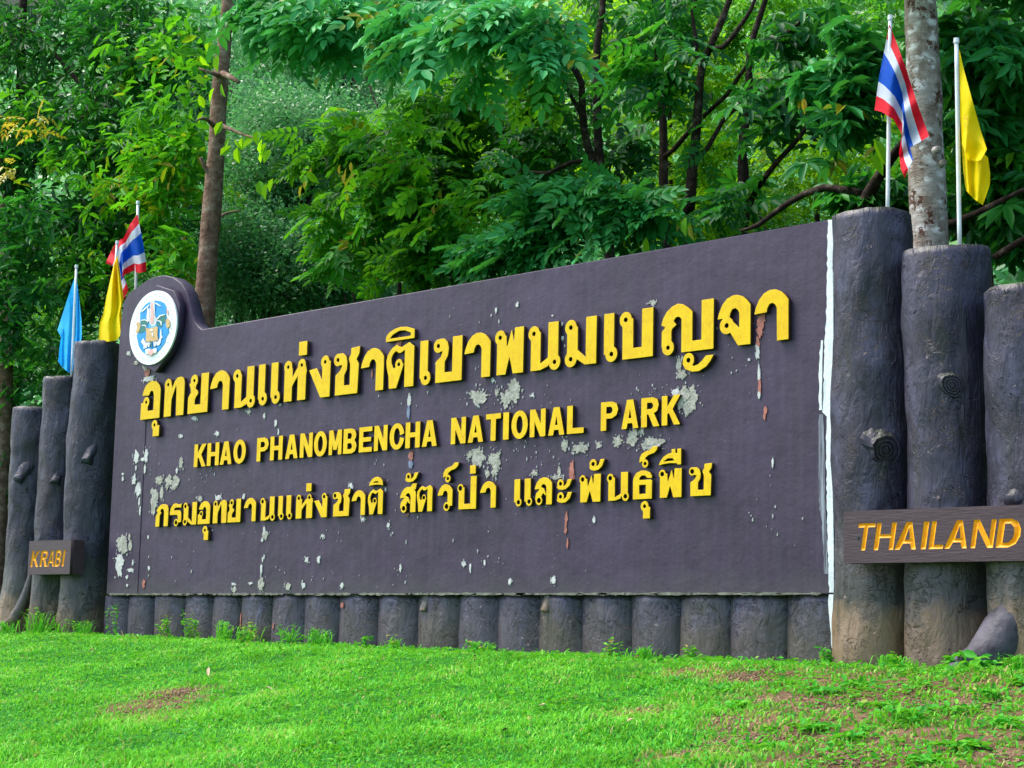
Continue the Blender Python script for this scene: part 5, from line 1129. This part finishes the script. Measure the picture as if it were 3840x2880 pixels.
# glade foliage beyond the stand, lime crowns coloured as if backlit, then small-leaved bushes up the hill
def lime(px, py, rx, ry, n, label, seed, mat='leaf_lime', Y=5.2, rnd=(.42, .5), hole=.46, protos=None):
    c = D(px, py, Y); e = tree('shrub_tree', label, (c[0], Y, gb(Y)), [([(c[0], Y, gb(Y)), (c[0]+.1, Y, (c[2]+gb(Y))/2), D(px+5, py, Y)], [.05, .04, .02])], 'bark_dark', 'leafy trees in the glade beyond', 'tree')
    crown(e, 'crown', protos or PINS, [(px, py, Y, rx, ry, 1.1, n)], mat, seed, droop=.4, hole=hole, rnd=rnd, front=.1, hs=1.1)
    return e
lime(1180, 140, 150, 170, 1500, 'lime green tree glowing between dark stems right of centre top', 31)
lime(1120, 380, 160, 150, 1500, 'lime green tree low between the dark stems at centre', 32)
lime(1440, 130, 170, 170, 1700, 'lime green tree behind the forked stems at the top', 33, rnd=(.32, .45))
lime(1480, 400, 190, 130, 1900, 'bright yellow-green bush just above the right half of the wall', 34, rnd=(.45, .5))
lime(1800, 330, 190, 190, 2000, 'lime green tree behind the right-hand striped flag', 35, rnd=(.3, .45), Y=5.6)
lime(2120, 350, 180, 200, 1900, 'mid green tree behind the yellow flag at right', 36, 'leaf_mid', rnd=(.6, .3), Y=4.6)
lime(860, 420, 150, 200, 1500, 'mid green tree filling the gap left of centre', 37, 'leaf_mid', rnd=(.7, .3), Y=5.)
lime(1750, 60, 200, 140, 1500, 'green tree crown high behind the right-hand trees', 38, 'leaf_mid', rnd=(.6, .3), Y=6.)
lime(380, 430, 110, 180, 1100, 'mid green tree behind the left-hand flags', 39, 'leaf_mid', rnd=(.6, .3), Y=4.6)
lime(130, 650, 150, 170, 1300, 'dark green tree low at the far left', 40, 'leaf_mid', rnd=(.35, .3), Y=5.)

def bush(px, py, rx, ry, n, label, seed, Y, rnd=(.5, .3), mat='leaf_far'):
    c = D(px, py, Y); e = empty('bush', (c[0], Y, float(ground_z(0, Y))), label, 'bush', 'small-leaved bushes on the slope behind')
    r_ = np.random.default_rng(seed)
    limbs = []
    for k in range(7):
        t = r_.uniform(-1, 1, 3)
        limbs.append(tube([(c[0]+t[0]*.3, Y, float(ground_z(0, Y))), D(px+t[0]*rx*.4, py+ry*.5, Y), D(px+t[0]*rx*.9, py-ry*.7*t[1], Y-.5)], [.04, .03, .012], 7))
    V_, F_ = join(limbs); mesh('stems', V_, F_, M['bark_dark'], e, smooth=True)
    crown(e, 'foliage', SPF, [(px, py, Y, rx, ry, 1.2, n)], mat, seed, droop=.2, hole=.12, rnd=rnd, hs=1.3, size=1.0, front=.0, ups=.9)
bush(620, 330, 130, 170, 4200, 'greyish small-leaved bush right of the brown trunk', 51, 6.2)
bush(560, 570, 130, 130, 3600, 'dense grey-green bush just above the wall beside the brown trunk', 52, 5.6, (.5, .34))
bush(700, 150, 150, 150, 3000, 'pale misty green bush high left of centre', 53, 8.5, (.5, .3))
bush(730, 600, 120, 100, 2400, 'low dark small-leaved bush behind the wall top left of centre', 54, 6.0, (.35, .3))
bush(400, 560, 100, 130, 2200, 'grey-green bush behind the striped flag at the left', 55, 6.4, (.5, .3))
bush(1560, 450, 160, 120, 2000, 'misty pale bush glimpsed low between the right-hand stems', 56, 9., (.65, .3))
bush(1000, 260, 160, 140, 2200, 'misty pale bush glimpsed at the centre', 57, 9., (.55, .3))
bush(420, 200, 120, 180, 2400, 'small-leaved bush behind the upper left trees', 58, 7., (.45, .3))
# far wooded slope reading as one mass
r_ = np.random.default_rng(99); n = 26000
Yf = 8.5+36*r_.uniform(0, 1, n)**1.3; pos = np.array([D(a_, 600, b_) for a_, b_ in zip(r_.uniform(-260, 2480, n), Yf)]); pos[:, 1] = Yf
g_ = ground_z(pos[:, 0], pos[:, 1]); pos[:, 2] = g_+r_.uniform(0, 1, n)**1.2*(3+3.2*np.array([mnoise.noise(Vector((p[0]*.3, p[1]*.3, 3))) for p in pos])).clip(.8)
px_, py_, zz0 = proj(pos); ok = (px_ > -600) & (px_ < 4400) & (py_ > -500) & (py_ < 1700); pos = pos[ok]; n = len(pos)
V, F, A_ = scatter([spray(8, .19, s+90, .26, .5) for s in range(6)], pos, rand_rot(r_, n), r_.uniform(.8, 1.5, n)*(.7+pos[:, 1]/26), np.clip(.5+.3*r_.normal(size=n), 0, .97), r_)
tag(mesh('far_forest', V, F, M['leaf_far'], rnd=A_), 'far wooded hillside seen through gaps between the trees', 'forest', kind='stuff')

# ------------------------------------------------------------------ grass
r_ = np.random.default_rng(5)
n = 620000
gx = r_.uniform(-14.5, 5.5, n); gy = -r_.uniform(0, 1, n)*6.6-.02
gz = ground_z(gx, gy); px_, py_, zd = proj(np.stack([gx, gy, gz], 1))
ok = (px_ > -260) & (px_ < 4100) & (py_ < 3060) & (r_.uniform(size=n) < (9.5/zd)**1.2)
ok &= ~((gx > -.1) & (gy > -.32))
gx, gy, gz = gx[ok], gy[ok], gz[ok]
for_n = np.array([mnoise.fractal(Vector((x_*1.7, y_*1.7, 0)), 1, 2, 4) for x_, y_ in zip(gx, gy)]); gz = gz+.03*for_n
sa = soil_amount(gx, gy); nn = np.array([mnoise.noise(Vector((x_*5, y_*5, 2))) for x_, y_ in zip(gx, gy)])
right = slope_side(gx, gy)       # the right-hand slope is thinner and coarser
keep = r_.uniform(size=len(gx)) > np.clip(sa*(.6+.5*right)+nn*.7-.12, 0, .96)
n4 = np.array([mnoise.noise(Vector((x_*9, y_*9, 4))) for x_, y_ in zip(gx, gy)])
keep &= r_.uniform(size=len(gx)) > np.clip(right*(.56+1.5*n4), 0, .96)
keep &= r_.uniform(size=len(gx)) > np.clip((n4-.24)*3.2, 0, .92)
gx, gy, gz, nn, right, sa = gx[keep], gy[keep], gz[keep], nn[keep], right[keep], sa[keep]; n = len(gx)
ln = np.array([mnoise.noise(Vector((x_*.9, y_*.9, 7))) for x_, y_ in zip(gx, gy)])
longer = np.clip((-gy-2.6)/1.2, 0, 1)*(1-right)*np.clip(.6+1.6*ln, 0, 1)
hgt = r_.uniform(.014, .036, n)*(1+.9*longer)*(1+.7*ln+.5*nn+.6*right*(r_.uniform(size=n) > .6)); hgt *= np.where(r_.uniform(size=n) > .985, 1.9, 1)
wd = r_.uniform(.0022, .0048, n)*(1+.5*right)
th = r_.uniform(0, 2*math.pi, n); ld = np.stack([np.cos(th), np.sin(th)], 1); lean = r_.uniform(.3, 1.5, n)
B = np.stack([gx, gy, gz-.004], 1); side = np.stack([-ld[:, 1], ld[:, 0], np.zeros(n)], 1)*wd[:, None]
mid = B+np.stack([ld[:, 0]*lean*hgt*.35, ld[:, 1]*lean*hgt*.35, hgt*.62], 1)
tip = B+np.stack([ld[:, 0]*lean*hgt, ld[:, 1]*lean*hgt, hgt*.85], 1)
V = np.stack([B-side, B+side, mid+side*.95, mid-side*.95, tip], 1).reshape(-1, 3)
i0 = np.arange(n)*5
F3 = np.concatenate([np.stack([i0, i0+1, i0+2], 1), np.stack([i0, i0+2, i0+3], 1), np.stack([i0+3, i0+2, i0+4], 1)])
yel = np.array([mnoise.noise(Vector((x_*2.1, y_*2.1, 11))) for x_, y_ in zip(gx, gy)])
rn = np.clip(.44+.20*r_.normal(size=n)+.42*yel+.25*ln-.10*right-.25*nn, 0, .92); dead = r_.uniform(size=n) < (.035+.08*right+.75*sa*(1-right)+.25*sa*right+.8*np.clip(nn-.30, 0, 1)+.6*np.clip(yel-.22, 0, 1)); rn[dead] = r_.uniform(.94, 1, dead.sum())
tag(mesh('grass', V, F3, M['grass'], rnd=np.repeat(rn, 5)), 'bright green lawn on the bank below the wall', 'grass', kind='stuff')

# broad small leaves creeping among the grass
n = 90000
gx = r_.uniform(-13, 5, n); gy = -r_.uniform(0, 1, n)*6.4-.05; gz = ground_z(gx, gy); px_, py_, zd = proj(np.stack([gx, gy, gz], 1))
dens = .62+.38*slope_side(gx, gy)
nn = np.array([mnoise.noise(Vector((x_*2.4, y_*2.4, 5))) for x_, y_ in zip(gx, gy)])
ok = (px_ > -260) & (px_ < 4100) & (py_ < 3060) & (r_.uniform(size=n) < dens*(.5+1.5*nn)) & ~((gx > -.1) & (gy > -.34))
pos = np.stack([gx, gy, gz+.03*0+r_.uniform(.008, .035, n)], 1)[ok]; m = len(pos)
d = r_.normal(size=(m, 3)); d[:, 2] = np.abs(d[:, 2])*.35; up = r_.normal(size=(m, 3))*.35+np.array([0, 0, 1.])
V, F, A_ = scatter([(lambda q: (q[0], q[1], np.zeros(6)))(leaf_shape(.034, .55, .05, .2)), (lambda q: (q[0], q[1], np.zeros(6)))(leaf_shape(.026, .7, .08, .1))], pos, frames(d, up), r_.uniform(.6, 1.5, m), np.clip(.45+.2*r_.normal(size=m), 0, .95), r_)
tag(mesh('ground_cover', V, F, M['weed'], rnd=A_), 'small broad-leaved creeping weeds mixed into the lawn', 'ground cover', kind='stuff')

# soil crumbs
n = 9000
k = r_.integers(0, len(SOIL_XY), n); q = np.array(SOIL_XY)[k]
gx = q[:, 0]+r_.normal(size=n)*q[:, 2]*.6; gy = np.minimum(-.1, q[:, 1]+r_.normal(size=n)*q[:, 3]*.6); gz = ground_z(gx, gy)+.002
oc = np.array([(1, 0, 0), (-1, 0, 0), (0, 1, 0), (0, -1, 0), (0, 0, .7), (0, 0, -.7)], float); of = np.array([(0, 2, 4), (2, 1, 4), (1, 3, 4), (3, 0, 4), (2, 0, 5), (1, 2, 5), (3, 1, 5), (0, 3, 5)])
V, F, A_ = scatter([(oc, of, np.zeros(6))], np.stack([gx, gy, gz], 1), rand_rot(r_, n), r_.uniform(.003, .011, n)*r_.uniform(.6, 1.4, n), np.full(n, .5), r_)
tag(mesh('soil_crumbs', V, F, simple('soil_crumb', (.22, .14, .08), .95, .5, 30)), 'loose brown soil crumbs on the bare patches of the bank', 'soil', kind='stuff')

n = 900
gx = r_.uniform(-12, 5, n); gy = -r_.uniform(0, 1, n)**1.4*6-.06; ok = (r_.uniform(size=n) < .25+.75*slope_side(gx, gy)) & ~((gx > -.1) & (gy > -.34)); gx, gy = gx[ok], gy[ok]; m = len(gx)
pos = np.stack([gx, gy, ground_z(gx, gy)+r_.uniform(.012, .032, m)], 1)
V, F, A_ = scatter([(lambda q: (q[0], q[1], np.zeros(6)))(leaf_shape(.04, .4, .1, .2)), (lambda q: (q[0], q[1], np.zeros(6)))(leaf_shape(.05, .1, .02, .1))], pos, rand_rot(r_, m), r_.uniform(.4, 1.3, m), np.full(m, .5), r_)
tag(mesh('leaf_litter', V, F, simple('leaf_litter_tan', (.30, .20, .11), .8, .6, 9)), 'tan bits of dead leaf and twig scattered over the bank', 'leaf litter', kind='stuff')

# ------------------------------------------------------------------ weeds at the foot of the logs
def weed(px, py, y, hpx, wpx, n, label, seed, L=.045, yellowish=.0, blades=0):
    c = D(px, py, y); g = float(ground_z(c[0], y)); sc = (D(px, py-50, y)[2]-c[2])/50
    e = empty('weed_plant', (c[0], y, g), label, 'weed', 'weeds at the foot of the log wall')
    r_ = np.random.default_rng(seed); Hh = hpx*sc; Wd = wpx*sc*.7
    st = []; pos = []; dd = []
    for k in range(max(3, n//14)):
        b = np.array([c[0]+r_.normal()*Wd*.35, y+r_.normal()*.03, g]); t = b+np.array([r_.normal()*Wd*.4, r_.normal()*.03-.02, Hh*r_.uniform(.5, 1.05)])
        st.append(tube([b, (b+t)/2+r_.normal(size=3)*.012, t], [.003, .0024, .0015], 5))
        for q in range(14):
            s_ = r_.uniform(.1, 1); pos.append(b+(t-b)*s_+r_.normal(size=3)*.008); dd.append([r_.normal(), r_.normal()-.4, r_.uniform(-.2, .6)])
    V_, F_ = join(st); tag(mesh('stems', V_, F_, M['weed'], e, rnd=np.full(len(V_), .3)), kind='stuff')
    pos = np.array(pos); dd = np.array(dd); m = len(pos)
    V, F, A_ = scatter([(lambda q: (q[0], q[1], np.zeros(6)))(leaf_shape(L, .5, .06, .25)), (lambda q: (q[0], q[1], np.zeros(6)))(leaf_shape(L*.8, .35, .06, .3))], pos, frames(dd, r_.normal(size=(m, 3))*.4+np.array([0, -.5, 1.])), r_.uniform(.6, 1.3, m), np.clip(.5+yellowish+.25*r_.normal(size=m), 0, 1), r_)
    tag(mesh('foliage', V, F, M['weed'], e, rnd=A_), kind='stuff')
    if blades:
        Vb, Fb = [], []
        for k in range(blades):
            b = np.array([c[0]+r_.normal()*Wd*.5, y-.02+r_.normal()*.02, g]); a_ = r_.uniform(0, 6.28); h_ = Hh*r_.uniform(.4, 1.1); d_ = np.array([math.cos(a_), math.sin(a_), 0]); s_ = np.array([-d_[1], d_[0], 0])*.004
            o = len(Vb); Vb += [b-s_, b+s_, b+d_*h_*.3+[0, 0, h_*.7]+s_, b+d_*h_*.3+[0, 0, h_*.7]-s_, b+d_*h_*.8+[0, 0, h_*.85]]; Fb += [(o, o+1, o+2, o+3), (o+3, o+2, o+4)]
        tag(mesh('blades', Vb, Fb, M['grass'], e, rnd=np.full(len(Vb), .5)), kind='stuff')
weed(362, 1372, -.10, 60, 34, 110, 'tall yellowing weed climbing between the third and fourth short logs', 1, yellowish=.25)
weed(418, 1374, -.10, 62, 44, 150, 'bushy yellow-green weed in front of the fourth short log', 2, yellowish=.2)
weed(486, 1376, -.10, 52, 42, 110, 'green weed between the fifth and sixth short logs', 3, blades=30)
weed(540, 1382, -.10, 46, 60, 130, 'low spreading weed with dry leaves at the foot of the seventh short log', 4, yellowish=.3, blades=26)
weed(628, 1386, -.10, 54, 36, 80, 'slender weed with small leaves beside the eighth short log', 5, blades=24)
weed(690, 1388, -.12, 44, 56, 70, 'fine grassy tuft right of the slender weed, left of centre', 6, blades=70)
weed(250, 1370, -.10, 70, 18, 60, 'thin upright weed left of the second short log', 7)
weed(185, 1360, -.16, 40, 40, 60, 'grass tuft at the foot of the post nearest the left end of the wall', 8, blades=70)
weed(85, 1345, -.16, 60, 60, 130, 'weed clump between the root of the leftmost log post and its neighbour', 9, blades=70)
weed(125, 1355, -.18, 34, 60, 90, 'low leafy weed below the KRABI plank', 10, blades=30)
weed(20, 1350, -.25, 34, 50, 70, 'grassy weed at the left edge of the picture', 11, blades=60)
weed(785, 1392, -.1, 40, 24, 36, 'little fern-like weed left of the ninth short log', 12)
weed(855, 1398, -.1, 30, 34, 40, 'small dry grass tuft at the foot of the tenth short log', 13, yellowish=.3, blades=40)
weed(1040, 1410, -.12, 30, 60, 40, 'thin dry grass stalks at the foot of the thirteenth short log', 14, yellowish=.3, blades=60)
weed(1330, 1415, -.1, 40, 22, 50, 'single leafy weed beside the fifth short log from the right', 15, yellowish=.15)
weed(1390, 1418, -.14, 30, 60, 20, 'sparse grass blades at the foot of the fourth short log from the right', 16, blades=60)
weed(1498, 1420, -.14, 44, 30, 50, 'small weed standing at the foot of the third short log from the right', 17)
weed(1790, 1420, -.14, 34, 34, 70, 'green weed at the foot of the white stripe', 18)
weed(1940, 1425, -.42, 34, 70, 50, 'grassy tuft at the foot of the tallest log post', 19, blades=90)
weed(2080, 1418, -.46, 40, 50, 120, 'leafy weed between the last two log posts beside the root', 20, L=.07)
weed(2115, 1450, -.75, 34, 30, 30, 'single broad-leaved seedling in front of the root', 21, L=.09)
weed(2195, 1450, -.6, 46, 40, 60, 'grass tuft right of the root at the picture edge', 22, blades=90)
# coarse tufts on the bare slope at right
def tuft(px, py, hpx, wpx, nb, nl, label, seed, L=.05):
    c = ray_ground(px, py); sc = np.linalg.norm(c-CAM)/FPX*K
    e = empty('weed_tuft', tuple(c), label, 'weed', 'coarse weeds on the bare slope at right')
    r_ = np.random.default_rng(seed); Vb, Fb, Rb = [], [], []
    for k in range(nb):
        b = c+np.array([r_.normal()*wpx*sc*.3, r_.normal()*wpx*sc*.3, -.01]); a_ = r_.uniform(0, 6.28); h_ = hpx*sc*r_.uniform(.4, 1.1); d_ = np.array([math.cos(a_), math.sin(a_), 0]); s_ = np.array([-d_[1], d_[0], 0])*.0035
        o = len(Vb); Vb += [b-s_, b+s_, b+d_*h_*.35+[0, 0, h_*.7]+s_, b+d_*h_*.35+[0, 0, h_*.7]-s_, b+d_*h_*.9+[0, 0, h_*.8]]; Fb += [(o, o+1, o+2, o+3), (o+3, o+2, o+4)]; Rb += [np.clip(.4+.2*r_.normal(), 0, .9)]*5
    if nb: tag(mesh('blades', Vb, Fb, M['grass'], e, rnd=Rb), kind='stuff')
    if nl:
        pos = c+r_.normal(size=(nl, 3))*np.array([wpx*sc*.35, wpx*sc*.35, .0])+np.stack([np.zeros(nl), np.zeros(nl), r_.uniform(.01, hpx*sc*.6, nl)], 1)
        d = r_.normal(size=(nl, 3)); d[:, 2] = np.abs(d[:, 2])*.4
        V, F, A_ = scatter([(lambda q: (q[0], q[1], np.zeros(6)))(leaf_shape(L, .6, .05, .25))], pos, frames(d, r_.normal(size=(nl, 3))*.3+np.array([0, -.3, 1.])), r_.uniform(.6, 1.3, nl), np.clip(.45+.2*r_.normal(size=nl), 0, .95), r_)
        tag(mesh('foliage', V, F, M['weed'], e, rnd=A_), kind='stuff')
TUFT = [(1950, 1560, 44, 90, 110, 60, 'large green tuft in the middle of the bare slope at right'), (1900, 1530, 24, 60, 20, 50, 'leafy clump left of the large tuft'), (1780, 1500, 26, 70, 40, 60, 'leafy clump on the upper slope below the white stripe'), (1700, 1480, 22, 60, 50, 30, 'small grassy clump on the slope left of the white stripe'),
        (1860, 1485, 22, 50, 30, 50, 'leafy clump below the tallest log post'), (2140, 1510, 34, 60, 30, 70, 'broad-leaved clump below the right end of the plank'), (2060, 1460, 22, 60, 50, 20, 'grass clump between the root and the tallest post'), (1990, 1440, 20, 60, 50, 20, 'grass clump below the second tall post'),
        (1760, 1580, 24, 60, 30, 60, 'leafy clump low on the slope, under the stripe'), (1840, 1600, 24, 60, 40, 50, 'leafy clump near the bottom edge left of the big tuft'), (2080, 1620, 26, 70, 60, 60, 'ragged clump near the bottom right corner'), (2170, 1570, 28, 60, 60, 50, 'clump at the right edge halfway down the slope'),
        (1600, 1530, 20, 60, 50, 40, 'leafy clump at the border of lawn and bare soil'), (1650, 1620, 22, 70, 60, 40, 'clump near the bottom edge at the border of the lawn'), (2000, 1650, 24, 70, 50, 60, 'leafy clump at the bottom edge right of centre'), (2050, 1540, 20, 50, 40, 30, 'sparse clump beside the bare patch at right'), (1550, 1495, 16, 50, 30, 30, 'low clump just below the first bare streak'), (2200, 1480, 24, 40, 30, 40, 'leafy clump at the right edge under the plank')]
for i, t in enumerate(TUFT): tuft(*t, 100+i)
# fallen leaves and dry twigs on the lawn
for i, (px, py, L_, m_, lb) in enumerate([(1160, 1540, .07, 'dry', 'pale dry leaf lying on the middle of the lawn'), (1352, 1572, .06, 'dry', 'pinkish dry leaf lying on the lawn right of centre'), (450, 1470, .09, 'dry', 'pale upright dry leaf in the lawn at left'), (590, 1500, .06, 'dry', 'small tan leaf on the lawn left of centre'), (2010, 1515, .05, 'dry', 'curled dry leaf on the bare slope'), (770, 1478, .05, 'dry', 'thin brown twig-like leaf on the lawn')]):
    if 'drym' not in M: M['drym'] = simple('dry_leaf', (.55, .40, .24), .7, .3, 40)
    c = ray_ground(px, py); v, f = leaf_shape(L_, .35, .08, .1); Rm = frames(np.array([[math.cos(i*1.3), math.sin(i*1.3), .5 if i != 2 else 1.5]]), np.array([[0, -.4, 1.]]))[0]
    o = mesh('fallen_leaf', v@Rm.T+c+np.array([0, 0, .03]), f, M['drym']); tag(o, lb, 'leaf', 'dry leaves fallen on the bank')
